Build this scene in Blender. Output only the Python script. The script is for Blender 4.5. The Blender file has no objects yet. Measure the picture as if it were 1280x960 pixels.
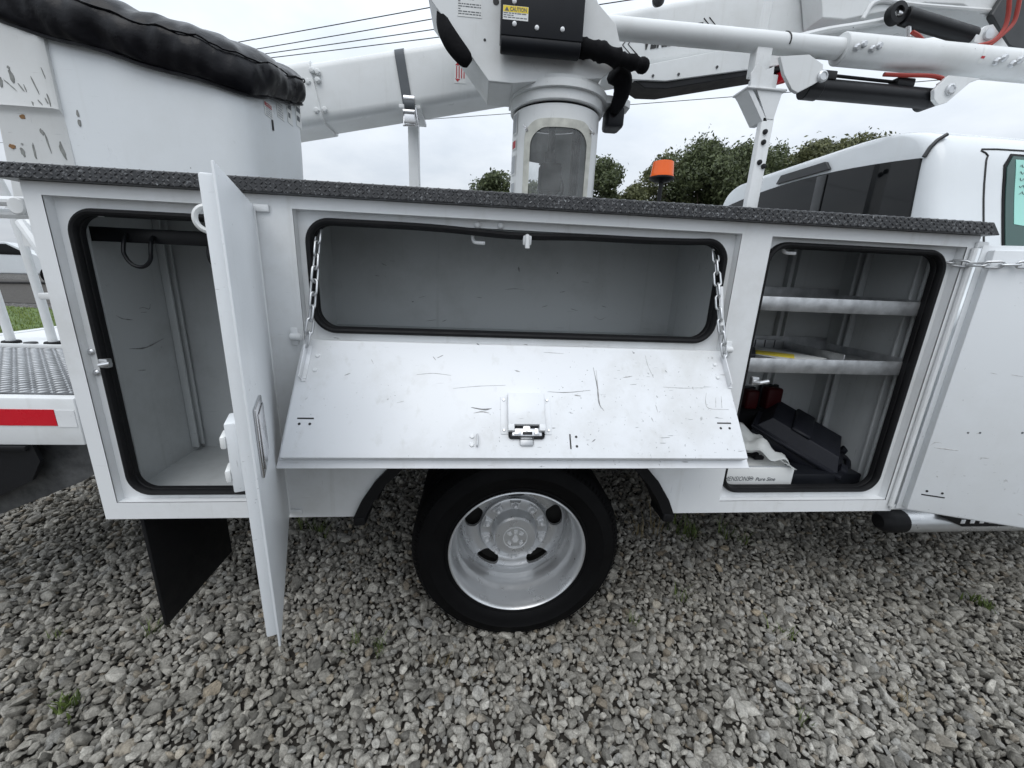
import bpy, bmesh, math, random
import numpy as np
from mathutils import Vector, Matrix, Euler
from mathutils.geometry import tessellate_polygon

random.seed(7); rng = np.random.default_rng(7)
scene = bpy.context.scene
COL = scene.collection

# ------------------------------------------------------------------ camera
F, PITCH, YAW, ROLL, DIST, HGT = 504.1, .268, .0939, .0436, 1.2682, 1.4296
def cam_axes():
    cp, sp = math.cos(PITCH), math.sin(PITCH); cy, sy = math.cos(YAW), math.sin(YAW)
    fwd = Vector((sy*cp, cy*cp, -sp)); right = Vector((cy, -sy, 0)); up = right.cross(fwd)
    cr, sr = math.cos(ROLL), math.sin(ROLL)
    return cr*right + sr*up, -sr*right + cr*up, fwd
RIGHT, UP, FWD = cam_axes(); CAMPOS = Vector((0, -DIST, HGT))
cam_data = bpy.data.cameras.new('camera'); cam = bpy.data.objects.new('camera', cam_data); COL.objects.link(cam)
cam_data.sensor_width = 36; cam_data.sensor_fit = 'HORIZONTAL'; cam_data.lens = 36*F/1280
cam_data.clip_start = .02; cam_data.clip_end = 2000
rot = Matrix((RIGHT, UP, -FWD)).transposed()
cam.matrix_world = Matrix.Translation(CAMPOS) @ rot.to_4x4()
scene.camera = cam
# a pixel of the photograph (1280 x 960) met with a plane of known distance or height
def ray(x, y): return RIGHT*((x-640)/F) + UP*((480-y)/F) + FWD
def at(x, y, Y): d = ray(x, y); return CAMPOS + d*((Y+DIST)/d.y)
def atz(x, y, Z): d = ray(x, y); return CAMPOS + d*((Z-HGT)/d.z)

# ------------------------------------------------------------------ world, sun, exposure
SUN_EL, SUN_AZ = math.radians(58), math.radians(200)      # behind and above the camera, veiled by cloud
world = bpy.data.worlds.new('World'); scene.world = world; world.use_nodes = True
wn, wl = world.node_tree.nodes, world.node_tree.links
wn.clear()
wout = wn.new('ShaderNodeOutputWorld'); wbg = wn.new('ShaderNodeBackground'); wl.new(wbg.outputs[0], wout.inputs[0])
sky = wn.new('ShaderNodeTexSky'); sky.sky_type = 'NISHITA'; sky.sun_disc = False
sky.sun_elevation = SUN_EL; sky.sun_rotation = SUN_AZ; sky.dust_density = 3; sky.air_density = 1.2
wtc = wn.new('ShaderNodeTexCoord'); sep = wn.new('ShaderNodeSeparateXYZ'); wl.new(wtc.outputs['Generated'], sep.inputs[0])
def wmath(op, a, b=None, c=None):
    n = wn.new('ShaderNodeMath'); n.operation = op
    for i, v in enumerate((a, b, c)):
        if v is None: continue
        if isinstance(v, (int, float)): n.inputs[i].default_value = v
        else: wl.new(v, n.inputs[i])
    return n.outputs[0]
zc = wmath('MAXIMUM', sep.outputs[2], 0.0)
over = wmath('MULTIPLY_ADD', zc, 1.62, .84)              # overcast: brighter towards the zenith
zz = wmath('ADD', zc, .25)
comb = wn.new('ShaderNodeCombineXYZ')
wl.new(wmath('DIVIDE', sep.outputs[0], zz), comb.inputs[0]); wl.new(wmath('DIVIDE', sep.outputs[1], zz), comb.inputs[1])
cn = wn.new('ShaderNodeTexNoise'); cn.inputs['Scale'].default_value = 1.5; cn.inputs['Detail'].default_value = 6; cn.inputs['Roughness'].default_value = .55
wl.new(comb.outputs[0], cn.inputs['Vector'])
cr = wn.new('ShaderNodeValToRGB'); wl.new(cn.outputs[0], cr.inputs[0])
cr.color_ramp.elements[0].position = .33; cr.color_ramp.elements[0].color = (.50, .55, .615, 1)
cr.color_ramp.elements[1].position = .66; cr.color_ramp.elements[1].color = (.67, .71, .755, 1)
cm = wn.new('ShaderNodeVectorMath'); cm.operation = 'SCALE'; wl.new(cr.outputs[0], cm.inputs[0]); wl.new(wmath('MULTIPLY', over, 10.0), cm.inputs['Scale'])
wm = wn.new('ShaderNodeMix'); wm.data_type = 'RGBA'; wm.inputs['Factor'].default_value = .93
wl.new(sky.outputs[0], wm.inputs['A']); wl.new(cm.outputs[0], wm.inputs['B']); wl.new(wm.outputs['Result'], wbg.inputs[0])
wbg.inputs[1].default_value = .10
sd = bpy.data.lights.new('sun', 'SUN'); sd.energy = .7; sd.angle = math.radians(40); sd.color = (1, .97, .93)
sun = bpy.data.objects.new('sun', sd); COL.objects.link(sun)
sdir = Vector((math.sin(SUN_AZ)*math.cos(SUN_EL), math.cos(SUN_AZ)*math.cos(SUN_EL), math.sin(SUN_EL)))
sun.rotation_euler = (-sdir).to_track_quat('-Z', 'Y').to_euler(); sun.location = (0, -6, 12)
scene.view_settings.view_transform = 'Standard'; scene.view_settings.look = 'None'
scene.view_settings.exposure = 0.24; scene.view_settings.gamma = 1
scene.render.engine = 'CYCLES'
scene.cycles.use_denoising = True; scene.cycles.max_bounces = 8; scene.cycles.diffuse_bounces = 4

# ------------------------------------------------------------------ materials
def new_mat(name):
    m = bpy.data.materials.new(name); m.use_nodes = True
    nt = m.node_tree; return m, nt, nt.nodes['Principled BSDF']
class NT:
    def __init__(s, nt): s.nt = nt; s.n = nt.nodes; s.l = nt.links
    def node(s, t, **k):
        o = s.n.new(t)
        for a, b in k.items(): setattr(o, a, b)
        return o
    def put(s, sock, v):
        if isinstance(v, bpy.types.NodeSocket): s.l.new(v, sock)
        else: sock.default_value = v
    def coord(s, scale=(1, 1, 1), which='Object', rot=(0, 0, 0)):
        tc = s.node('ShaderNodeTexCoord'); mp = s.node('ShaderNodeMapping'); s.l.new(tc.outputs[which], mp.inputs[0])
        mp.inputs['Scale'].default_value = scale; mp.inputs['Rotation'].default_value = rot; return mp.outputs[0]
    def noise(s, scale, vec=None, detail=4, rough=.55, dist=0):
        o = s.node('ShaderNodeTexNoise'); o.inputs['Scale'].default_value = scale; o.inputs['Detail'].default_value = detail
        o.inputs['Roughness'].default_value = rough; o.inputs['Distortion'].default_value = dist
        if vec is not None: s.l.new(vec, o.inputs['Vector'])
        return o.outputs[0]
    def ramp(s, fac, a, b, ca=(0, 0, 0, 1), cb=(1, 1, 1, 1)):
        o = s.node('ShaderNodeValToRGB'); s.l.new(fac, o.inputs[0]); e = o.color_ramp.elements
        e[0].position, e[1].position = a, b; e[0].color, e[1].color = ca, cb; return o.outputs[0]
    def mix(s, fac, a, b):
        o = s.node('ShaderNodeMix', data_type='RGBA'); s.put(o.inputs['Factor'], fac); s.put(o.inputs['A'], a); s.put(o.inputs['B'], b); return o.outputs['Result']
    def mul(s, a, b):
        o = s.node('ShaderNodeMath', operation='MULTIPLY'); s.put(o.inputs[0], a); s.put(o.inputs[1], b); return o.outputs[0]
    def bump(s, h, strength, dist=.01):
        o = s.node('ShaderNodeBump'); o.inputs['Strength'].default_value = strength; o.inputs['Distance'].default_value = dist
        s.l.new(h, o.inputs['Height']); return o.outputs[0]
def c4(c): return (c[0], c[1], c[2], 1)
MAT = {}
def simple(name, col, rough=.5, metal=0, var=.12, scale=6, bump=0, bscale=60, spec=None):
    m, nt, b = new_mat(name); g = NT(nt); v = g.coord()
    n = g.noise(scale, v)
    lo = tuple(max(0, x*(1-var)) for x in col); hi = tuple(min(1, x*(1+var)) for x in col)
    g.put(b.inputs['Base Color'], g.ramp(n, .3, .7, c4(lo), c4(hi)))
    g.put(b.inputs['Roughness'], g.ramp(g.noise(scale*3, v), .3, .7, (max(.02, rough-.08),)*3+(1,), (min(1, rough+.08),)*3+(1,)))
    b.inputs['Metallic'].default_value = metal
    if spec is not None: b.inputs['Specular IOR Level'].default_value = spec
    if bump: g.put(b.inputs['Normal'], g.bump(g.noise(bscale, v, 5), bump, .004))
    MAT[name] = m; return m
def paint(name, col, dirt=.25, chips=.0, scratch=0., rough=.34, dirtcol=(.42, .41, .37), rust=False):
    """sheet-metal paint: soft dirt film, dark chips with bare primer, hairline scuffs"""
    m, nt, b = new_mat(name); g = NT(nt); v = g.coord()
    c = g.ramp(g.noise(1.7, v, 3), .3, .7, c4([x*.955 for x in col]), c4(col))
    d = g.mul(g.ramp(g.noise(3.1, v, 8, .68), .48, .80), dirt)
    c = g.mix(d, c, c4(dirtcol))
    drip = g.mul(g.ramp(g.noise(2.0, g.coord((14, 14, .8)), 4), .60, .82), dirt*.7)
    c = g.mix(drip, c, c4(dirtcol))
    if scratch:
        for k, (sc, rt) in enumerate((((9, 150, 150), (.2, .3, .1)), ((120, 130, 13), (.1, .2, .5)), ((17, 190, 100), (1.0, .4, .7)), ((100, 18, 160), (.3, .9, .2)))):
            vs = g.coord(sc, rot=rt)
            s1 = g.ramp(g.noise(1.0, vs, 2, .5, .2), .722-.010*scratch, .745-.010*scratch)
            patchy = g.ramp(g.noise(2.0, g.coord((1, 1, 1), rot=(k, 1, k)), 3), .50, .62)
            c = g.mix(g.mul(g.mul(s1, patchy), min(1, .75*scratch)), c, (.17, .17, .172, 1))
        s2 = g.ramp(g.noise(34, v, 5, .7), .66, .69); pt = g.ramp(g.noise(3.2, v, 3), .53, .66)
        c = g.mix(g.mul(g.mul(s2, pt), .75*scratch), c, (.24, .235, .225, 1))
    if chips:
        vo = g.node('ShaderNodeTexVoronoi'); vo.inputs['Scale'].default_value = 15; g.l.new(v, vo.inputs['Vector'])
        dn = g.node('ShaderNodeMath', operation='ADD'); g.put(dn.inputs[0], vo.outputs['Distance']); g.put(dn.inputs[1], g.mul(g.noise(130, v), .10))
        near = g.ramp(dn.outputs[0], .082, .095, (1, 1, 1, 1), (0, 0, 0, 1))
        sx = g.node('ShaderNodeSeparateColor'); g.l.new(vo.outputs['Color'], sx.inputs[0])
        few = g.ramp(sx.outputs[0], 1-chips, 1-chips+.01)
        c = g.mix(g.mul(near, few), c, (.09, .06, .04, 1) if rust else (.05, .05, .05, 1))
    g.put(b.inputs['Base Color'], c)
    g.put(b.inputs['Roughness'], g.ramp(g.noise(5, v, 6), .3, .75, (rough-.06,)*3+(1,), (rough+.16,)*3+(1,)))
    g.put(b.inputs['Normal'], g.bump(g.noise(180, v, 2), .04, .001))
    MAT[name] = m; return m
W = (.75, .765, .775)
paint('white_paint', W, .48, .22, .18)
paint('white_paint_worn', (.74, .755, .76), .5, .5, .3)
paint('door_paint', (.74, .765, .785), .2, .16, .55)
paint('flip_door_paint', (.74, .755, .775), .55, .10, 1.0)
paint('liner_paint', (.47, .49, .495), .5, .06, .6, .5, (.25, .25, .24))
paint('fiberglass', (.70, .73, .75), .2, .06, .15, .3)
paint('chipped_fiberglass', (.68, .69, .685), .3, .12, .3, .4, rust=True)
paint('boom_white', (.70, .715, .715), .36, .12, .22, .32)
paint('cab_white', (.72, .75, .77), .1, 0, 0, .16)
simple('black_rubber', (.006, .006, .007), .6, bump=.15, bscale=90, spec=.25)
simple('tyre_rubber', (.0030, .0030, .0034), .62, bump=.06, bscale=200, var=.4, spec=.12)
simple('black_metal', (.007, .0075, .009), .4, spec=.28)
simple('black_plastic', (.007, .008, .011), .45, bump=.1, bscale=200, spec=.25)
simple('vinyl', (.004, .004, .006), .33, bump=.6, bscale=26, spec=.2)
simple('cloth_black', (.004, .004, .005), .85, bump=.6, bscale=60, spec=.15)
simple('rim_silver', (.56, .57, .58), .32, .68, .06)
simple('lit_rim_silver', (.66, .67, .68), .36, .30, .05)  # rim silver lightened: highlights on lug covers and badge put into the colour
simple('chrome', (.62, .62, .63), .26, 1.0, .15)
simple('zinc', (.60, .61, .62), .36, .9, .2)
simple('galvanised', (.42, .43, .44), .46, .75, .25, 25)
simple('case_plastic', (.009, .010, .015), .50, bump=.2, bscale=120, spec=.3)
simple('red_plastic', (.035, .002, .003), .5, spec=.2)
simple('red_hose', (.30, .03, .02), .5)
simple('red_tape', (.55, .008, .02), .3, var=.05)
simple('white_tape', (.72, .73, .74), .3, var=.05)
simple('orange_lens', (.85, .13, .01), .15, var=.1)
simple('decal_white', (.70, .71, .70), .4, var=.04)
simple('gasket_cream', (.50, .50, .45), .6, var=.2, scale=20)
simple('decal_ink', (.10, .11, .12), .5)
simple('decal_grey', (.36, .38, .40), .5)
simple('decal_red', (.42, .03, .04), .5)
simple('decal_yellow', (.80, .60, .03), .4, var=.04)
simple('ink_black', (.012, .012, .012), .5)
simple('mint_paper', (.36, .70, .62), .7, var=.04)
simple('yellow_paper', (.65, .52, .05), .7)
simple('paper', (.62, .63, .62), .7)
simple('strap_grey', (.11, .12, .13), .8, bump=.3, bscale=300)
simple('bark', (.07, .055, .04), .9, bump=.6, bscale=30)
simple('dark_trim', (.03, .032, .034), .45)
simple('axle_dark', (.012, .011, .010), .8)
def glass_dark(name, col, rough=.04):
    m, nt, b = new_mat(name); b.inputs['Base Color'].default_value = c4(col); b.inputs['Roughness'].default_value = rough
    b.inputs['Specular IOR Level'].default_value = .35; MAT[name] = m
glass_dark('privacy_glass', (.004, .0045, .005))
glass_dark('side_glass', (.05, .10, .09))
def clear_glass():
    m, nt, b = new_mat('hazy_plastic'); g = NT(nt)
    tr = g.node('ShaderNodeBsdfTransparent'); tr.inputs[0].default_value = (.85, .87, .87, 1)
    mx = g.node('ShaderNodeMixShader'); b.inputs['Base Color'].default_value = (.30, .31, .31, 1); b.inputs['Roughness'].default_value = .12
    f = g.ramp(g.noise(9, g.coord(), 6, .65), .3, .75, (.22,)*3+(1,), (.52,)*3+(1,))
    g.l.new(f, mx.inputs[0]); g.l.new(tr.outputs[0], mx.inputs[1]); g.l.new(b.outputs[0], mx.inputs[2])
    g.l.new(mx.outputs[0], nt.nodes['Material Output'].inputs[0]); MAT['hazy_plastic'] = m
    m, nt, b = new_mat('clear_bag'); g = NT(nt)
    tr = g.node('ShaderNodeBsdfTransparent'); mx = g.node('ShaderNodeMixShader'); mx.inputs[0].default_value = .62
    b.inputs['Base Color'].default_value = (.66, .68, .67, 1); b.inputs['Roughness'].default_value = .18
    g.l.new(tr.outputs[0], mx.inputs[1]); g.l.new(b.outputs[0], mx.inputs[2]); g.l.new(mx.outputs[0], nt.nodes['Material Output'].inputs[0])
    MAT['clear_bag'] = m
clear_glass()
def treadplate():
    m, nt, b = new_mat('black_tread'); g = NT(nt); v = g.coord()
    wear = g.mul(g.ramp(g.noise(85, v, 5, .75), .56, .64), g.ramp(g.noise(7, v, 3), .40, .62, (.12,)*3+(1,), (1,)*3+(1,)))
    c = g.mix(wear, g.ramp(g.noise(8, v), .3, .7, (.010, .0105, .012, 1), (.024, .025, .028, 1)), (.30, .31, .32, 1))
    g.put(b.inputs['Base Color'], c); g.put(b.inputs['Roughness'], g.ramp(wear, 0, 1, (.42,)*3+(1,), (.6,)*3+(1,)))
    MAT['black_tread'] = m
    m, nt, b = new_mat('worn_tread'); g = NT(nt); v = g.coord()
    c = g.ramp(g.noise(12, v, 6, .7), .3, .7, (.045, .047, .05, 1), (.16, .165, .17, 1))
    g.put(b.inputs['Base Color'], c); b.inputs['Roughness'].default_value = .36; b.inputs['Metallic'].default_value = .5
    MAT['worn_tread'] = m
treadplate()
def stone_mat():
    m, nt, b = new_mat('limestone'); g = NT(nt); oi = g.node('ShaderNodeObjectInfo')
    v = g.coord((1, 1, 1))
    add = g.node('ShaderNodeVectorMath', operation='ADD'); g.l.new(v, add.inputs[0])
    sc = g.node('ShaderNodeMath', operation='MULTIPLY'); g.put(sc.inputs[0], oi.outputs['Random']); sc.inputs[1].default_value = 57; g.l.new(sc.outputs[0], add.inputs[1])
    r = g.node('ShaderNodeValToRGB'); g.l.new(oi.outputs['Random'], r.inputs[0]); e = r.color_ramp.elements
    e[0].position, e[0].color = 0, (.17, .163, .148, 1); e[1].position, e[1].color = 1, (.64, .615, .565, 1)
    for p, c in ((.22, (.30, .288, .262)), (.45, (.42, .403, .37)), (.50, (.27, .225, .17)), (.54, (.41, .395, .365)), (.80, (.52, .50, .458)), (.82, (.42, .345, .25)), (.84, (.50, .482, .445)), (.88, (.34, .338, .328))):
        k = e.new(p); k.color = c4(c)
    n1 = g.mix(.5, g.ramp(g.noise(1.3, add.outputs[0], 5, .6), .36, .64, (.42, .41, .39, 1), (1.3, 1.3, 1.28, 1)), g.ramp(g.noise(5, add.outputs[0], 6, .7), .38, .62, (.40,)*3+(1,), (1.25,)*3+(1,)))
    mm = g.node('ShaderNodeMix', data_type='RGBA', blend_type='MULTIPLY'); mm.inputs['Factor'].default_value = 1
    g.l.new(r.outputs[0], mm.inputs['A']); g.l.new(n1, mm.inputs['B'])
    loc = g.node('ShaderNodeVectorMath', operation='MULTIPLY'); g.l.new(oi.outputs['Location'], loc.inputs[0]); loc.inputs[1].default_value = (1, 1, 0)
    big = g.ramp(g.noise(1.1, loc.outputs[0], 3, .6), .36, .64, (.68, .668, .635, 1), (.95, .945, .93, 1))
    m2 = g.node('ShaderNodeMix', data_type='RGBA', blend_type='MULTIPLY'); m2.inputs['Factor'].default_value = 1; g.l.new(mm.outputs['Result'], m2.inputs['A']); g.l.new(big, m2.inputs['B'])
    g.put(b.inputs['Base Color'], m2.outputs['Result']); b.inputs['Roughness'].default_value = .70
    g.put(b.inputs['Normal'], g.bump(g.noise(5, add.outputs[0], 6, .7), .35, .15)); MAT['limestone'] = m
    m, nt, b = new_mat('gravel_ground'); g = NT(nt); v = g.coord()
    vo = g.node('ShaderNodeTexVoronoi'); vo.inputs['Scale'].default_value = 22; g.l.new(v, vo.inputs['Vector'])
    bw = g.node('ShaderNodeRGBToBW'); g.l.new(vo.outputs['Color'], bw.inputs[0])
    c = g.ramp(bw.outputs[0], .1, .9, (.07, .066, .06, 1), (.27, .262, .248, 1))
    edge = g.ramp(vo.outputs['Distance'], .25, .62, (1, 1, 1, 1), (.12, .12, .12, 1))
    mm = g.node('ShaderNodeMix', data_type='RGBA', blend_type='MULTIPLY'); mm.inputs['Factor'].default_value = 1; g.l.new(c, mm.inputs['A']); g.l.new(edge, mm.inputs['B'])
    c2 = g.mix(g.mul(g.ramp(g.noise(.35, v, 5), .45, .7), .5), mm.outputs['Result'], (.11, .09, .07, 1))
    g.put(b.inputs['Base Color'], c2); b.inputs['Roughness'].default_value = .9
    g.put(b.inputs['Normal'], g.bump(vo.outputs['Distance'], .9, -.03)); MAT['gravel_ground'] = m
    simple('soil', (.042, .037, .031), .95, var=.4, scale=9, bump=.6, bscale=60)
    simple('lawn_ground', (.085, .13, .035), .95, var=.35, scale=3, bump=.6, bscale=80)
stone_mat()
def leafmat(name, dark, light, rough=.6):
    m, nt, b = new_mat(name); g = NT(nt)
    at_ = g.node('ShaderNodeAttribute', attribute_name='tint')
    c = g.ramp(at_.outputs['Fac'], 0, 1, c4(dark), c4(light)); g.put(b.inputs['Base Color'], c); b.inputs['Roughness'].default_value = rough
    tl = g.node('ShaderNodeBsdfTranslucent'); g.l.new(c, tl.inputs[0]); mx = g.node('ShaderNodeMixShader'); mx.inputs[0].default_value = .25
    g.l.new(b.outputs[0], mx.inputs[1]); g.l.new(tl.outputs[0], mx.inputs[2]); g.l.new(mx.outputs[0], nt.nodes['Material Output'].inputs[0])
    MAT[name] = m
leafmat('leaf_dark', (.038, .052, .024), (.14, .17, .075)); leafmat('leaf_olive', (.052, .062, .026), (.18, .19, .085)); leafmat('grass_blade', (.07, .10, .02), (.22, .28, .06))
leafmat('weed_blade', (.045, .07, .018), (.15, .20, .05)); leafmat('dry_blade', (.16, .12, .06), (.32, .26, .14))

# ------------------------------------------------------------------ mesh helpers
WLOC = {}
class MB:
    def __init__(s): s.v = []; s.f = []; s.m = []
    def add(s, verts, faces, mi=0, M=None):
        o = len(s.v)
        s.v += [tuple(M @ Vector(p)) if M is not None else tuple(p) for p in verts]
        s.f += [tuple(i+o for i in f) for f in faces]; s.m += [mi]*len(faces); return s
    def box(s, x0, x1, y0, y1, z0, z1, bev=0, mi=0, M=None, seg=2):
        if bev <= 0:
            vs = [(x, y, z) for x in (x0, x1) for y in (y0, y1) for z in (z0, z1)]
            return s.add(vs, [(0, 1, 3, 2), (4, 6, 7, 5), (0, 4, 5, 1), (2, 3, 7, 6), (0, 2, 6, 4), (1, 5, 7, 3)], mi, M)
        bm = bmesh.new(); bmesh.ops.create_cube(bm, size=1)
        for v in bm.verts: v.co = ((x0+x1)/2+v.co.x*(x1-x0), (y0+y1)/2+v.co.y*(y1-y0), (z0+z1)/2+v.co.z*(z1-z0))
        bmesh.ops.bevel(bm, geom=bm.edges[:], offset=bev, segments=seg, profile=.5, affect='EDGES')
        bm.verts.index_update(); s.add([v.co.copy() for v in bm.verts], [[v.index for v in f.verts] for f in bm.faces], mi, M); bm.free(); return s
    def tube(s, pts, r, n=10, closed=False, caps=True, mi=0, M=None, flat=1.0, ref=None):
        pts = [Vector(p) for p in pts]; N = len(pts); rr = r if hasattr(r, '__len__') else [r]*N
        vs, fs = [], []; prev = None
        for i, p in enumerate(pts):
            a = pts[(i-1) % N] if (closed or i > 0) else p; b = pts[(i+1) % N] if (closed or i < N-1) else p
            t = (b-a).normalized()
            if ref is not None: u = Vector(ref)
            elif prev is None: u = Vector((0, 0, 1)) if abs(t.z) < .9 else Vector((1, 0, 0))
            else: u = prev
            u = (u - t*u.dot(t)).normalized(); prev = u; w = t.cross(u)
            for k in range(n):
                an = 2*math.pi*k/n; vs.append(p + u*(math.cos(an)*rr[i]) + w*(math.sin(an)*rr[i]*flat))
        for i in range(N if closed else N-1):
            j = (i+1) % N
            for k in range(n): fs.append((i*n+k, i*n+(k+1) % n, j*n+(k+1) % n, j*n+k))
        if caps and not closed: fs += [tuple(range(n-1, -1, -1)), tuple((N-1)*n+k for k in range(n))]
        return s.add(vs, fs, mi, M)
    def cyl(s, p0, p1, r, n=20, r1=None, mi=0, bev=0):
        p0, p1 = Vector(p0), Vector(p1); r1 = r if r1 is None else r1
        if bev:
            d = (p1-p0).normalized()*bev
            return s.tube([p0, p0+d, p1-d, p1], [r-bev, r, r1, r1-bev], n, mi=mi)
        return s.tube([p0, p1], [r, r1], n, mi=mi)
    def lathe(s, prof, c, n=64, axis='Y', mi=0, a0=0, a1=2*math.pi):
        full = abs(a1-a0-2*math.pi) < 1e-6; na = n if full else n+1; vs, fs = [], []
        for r, h in prof:
            for k in range(na):
                a = a0+(a1-a0)*k/n; ca, sa = math.cos(a)*r, math.sin(a)*r
                vs.append({'Y': (c[0]+ca, c[1]+h, c[2]+sa), 'Z': (c[0]+ca, c[1]+sa, c[2]+h), 'X': (c[0]+h, c[1]+ca, c[2]+sa)}[axis])
        for i in range(len(prof)-1):
            for k in range(n):
                k2 = (k+1) % na; fs.append((i*na+k, i*na+k2, (i+1)*na+k2, (i+1)*na+k))
        return s.add(vs, fs, mi)
    def prism(s, poly, d0, d1, plane='XZ', holes=(), mi=0, M=None, caps=(True, True)):
        """2-D outline (with holes) swept from d0 to d1 along the plane's normal"""
        def to3(p, d): return {'XZ': (p[0], d, p[1]), 'YZ': (d, p[0], p[1]), 'XY': (p[0], p[1], d)}[plane]
        loops = [list(poly)]+[list(h) for h in holes]; flat = [p for L in loops for p in L]; n = len(flat)
        tri = tessellate_polygon([[Vector((p[0], p[1], 0)) for p in L] for L in loops])
        vs = [to3(p, d0) for p in flat]+[to3(p, d1) for p in flat]; fs = []
        if caps[0]: fs += [tuple(t) for t in tri]
        if caps[1]: fs += [tuple(i+n for i in reversed(t)) for t in tri]
        o = 0
        for L in loops:
            for i in range(len(L)): j = (i+1) % len(L); fs.append((o+i, o+j, o+j+n, o+i+n))
            o += len(L)
        return s.add(vs, fs, mi, M)
    def build(s, name, mats, parent=None, bevel=0, sharp=35, recalc=True, seg=2, **tags):
        me = bpy.data.meshes.new(name)
        V = [Vector(p) for p in s.v]
        lo = [min(p[i] for p in V) for i in range(3)]; hi = [max(p[i] for p in V) for i in range(3)]
        c = Vector(((lo[0]+hi[0])/2, (lo[1]+hi[1])/2, lo[2] if parent is None else (lo[2]+hi[2])/2))
        me.from_pydata([p-c for p in V], [], s.f)
        for x in (mats if isinstance(mats, (list, tuple)) else [mats]): me.materials.append(MAT[x])
        me.polygons.foreach_set('material_index', s.m)
        if recalc:
            bm = bmesh.new(); bm.from_mesh(me); bmesh.ops.recalc_face_normals(bm, faces=bm.faces); bm.to_mesh(me); bm.free()
        me.polygons.foreach_set('use_smooth', [True]*len(me.polygons)); me.set_sharp_from_angle(angle=math.radians(sharp)); me.update()
        o = bpy.data.objects.new(name, me); COL.objects.link(o)
        place(o, c, parent)
        if bevel:
            b = o.modifiers.new('bevel', 'BEVEL'); b.width = bevel; b.segments = seg; b.limit_method = 'ANGLE'; b.angle_limit = math.radians(40); b.harden_normals = True
        for k, v in tags.items(): o[k] = v
        return o
def place(o, c, parent=None):
    c = Vector(c); WLOC[o.name] = c
    if parent is not None: o.parent = parent; o.location = c - WLOC[parent.name]
    else: o.location = c
def tag(o, label, category, group=None):
    o['label'] = label; o['category'] = category
    if group: o['group'] = group
    return o
def thing(name, loc, label, category, group=None):
    o = bpy.data.objects.new(name, None); o.empty_display_size = .1; COL.objects.link(o); place(o, loc); return tag(o, label, category, group)
def rrect(x0, x1, z0, z1, r, n=8):
    P = []
    for cx, cz, a in ((x1-r, z1-r, 0), (x0+r, z1-r, 90), (x0+r, z0+r, 180), (x1-r, z0+r, 270)):
        P += [(cx+r*math.cos(math.radians(a+90*k/n)), cz+r*math.sin(math.radians(a+90*k/n))) for k in range(n+1)]
    return P
def dense(P, step=.02):
    out = []
    for a, b in zip(P, P[1:]+P[:1]):
        n = max(1, int(math.dist(a, b)/step)); out += [(a[0]+(b[0]-a[0])*k/n, a[1]+(b[1]-a[1])*k/n) for k in range(n)]
    return out
def rect(x0, x1, z0, z1): return [(x0, z0), (x1, z0), (x1, z1), (x0, z1)]
def smoothpath(pts, n=8):
    """Catmull-Rom through the points"""
    P = [Vector(p) for p in pts]; P = [P[0]*2-P[1]]+P+[P[-1]*2-P[-2]]; out = []
    for i in range(1, len(P)-2):
        for k in range(n):
            t = k/n; a, b, c, d = P[i-1], P[i], P[i+1], P[i+2]
            out.append(.5*((2*b)+(c-a)*t+(2*a-5*b+4*c-d)*t*t+(3*b-a-3*c+d)*t**3))
    return out+[P[-2]]
def text_mesh(mb, body, origin, ux, uz, size, mi=0, extrude=.0006, shear=0, width=None, bold=0):
    """lettering as thin raised mesh: ux = reading direction, uz = up direction"""
    cu = bpy.data.curves.new('txt', 'FONT'); cu.body = body; cu.size = 1; cu.extrude = 0; cu.shear = shear; cu.resolution_u = 3; cu.offset = bold
    ob = bpy.data.objects.new('txt', cu); COL.objects.link(ob)
    dg = bpy.context.evaluated_depsgraph_get(); me = bpy.data.meshes.new_from_object(ob.evaluated_get(dg))
    xs = [v.co.x for v in me.vertices]; sx = size if width is None else width/(max(xs)-min(xs)); x0 = min(xs)
    ux, uz = Vector(ux).normalized(), Vector(uz).normalized(); n = ux.cross(uz); o = Vector(origin)
    mb.add([o+ux*((v.co.x-x0)*sx)+uz*(v.co.y*size/.72)+n*extrude for v in me.vertices], [tuple(p.vertices) for p in me.polygons], mi)
    bpy.data.objects.remove(ob); bpy.data.curves.remove(cu); bpy.data.meshes.remove(me)

# ------------------------------------------------------------------ ground
g = MB(); g.add([(-600, -600, -.012), (600, -600, -.012), (600, 600, -.012), (-600, 600, -.012)], [(0, 1, 2, 3)])
ground = g.build('ground', 'gravel_ground', kind='structure')
g = MB(); g.add([(-4.6, -2.2, -.006), (6.2, -2.2, -.006), (6.2, 3.6, -.006), (-4.6, 3.6, -.006)], [(0, 1, 2, 3)])
g.build('gravel_bed', 'soil', kind='structure')

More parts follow.
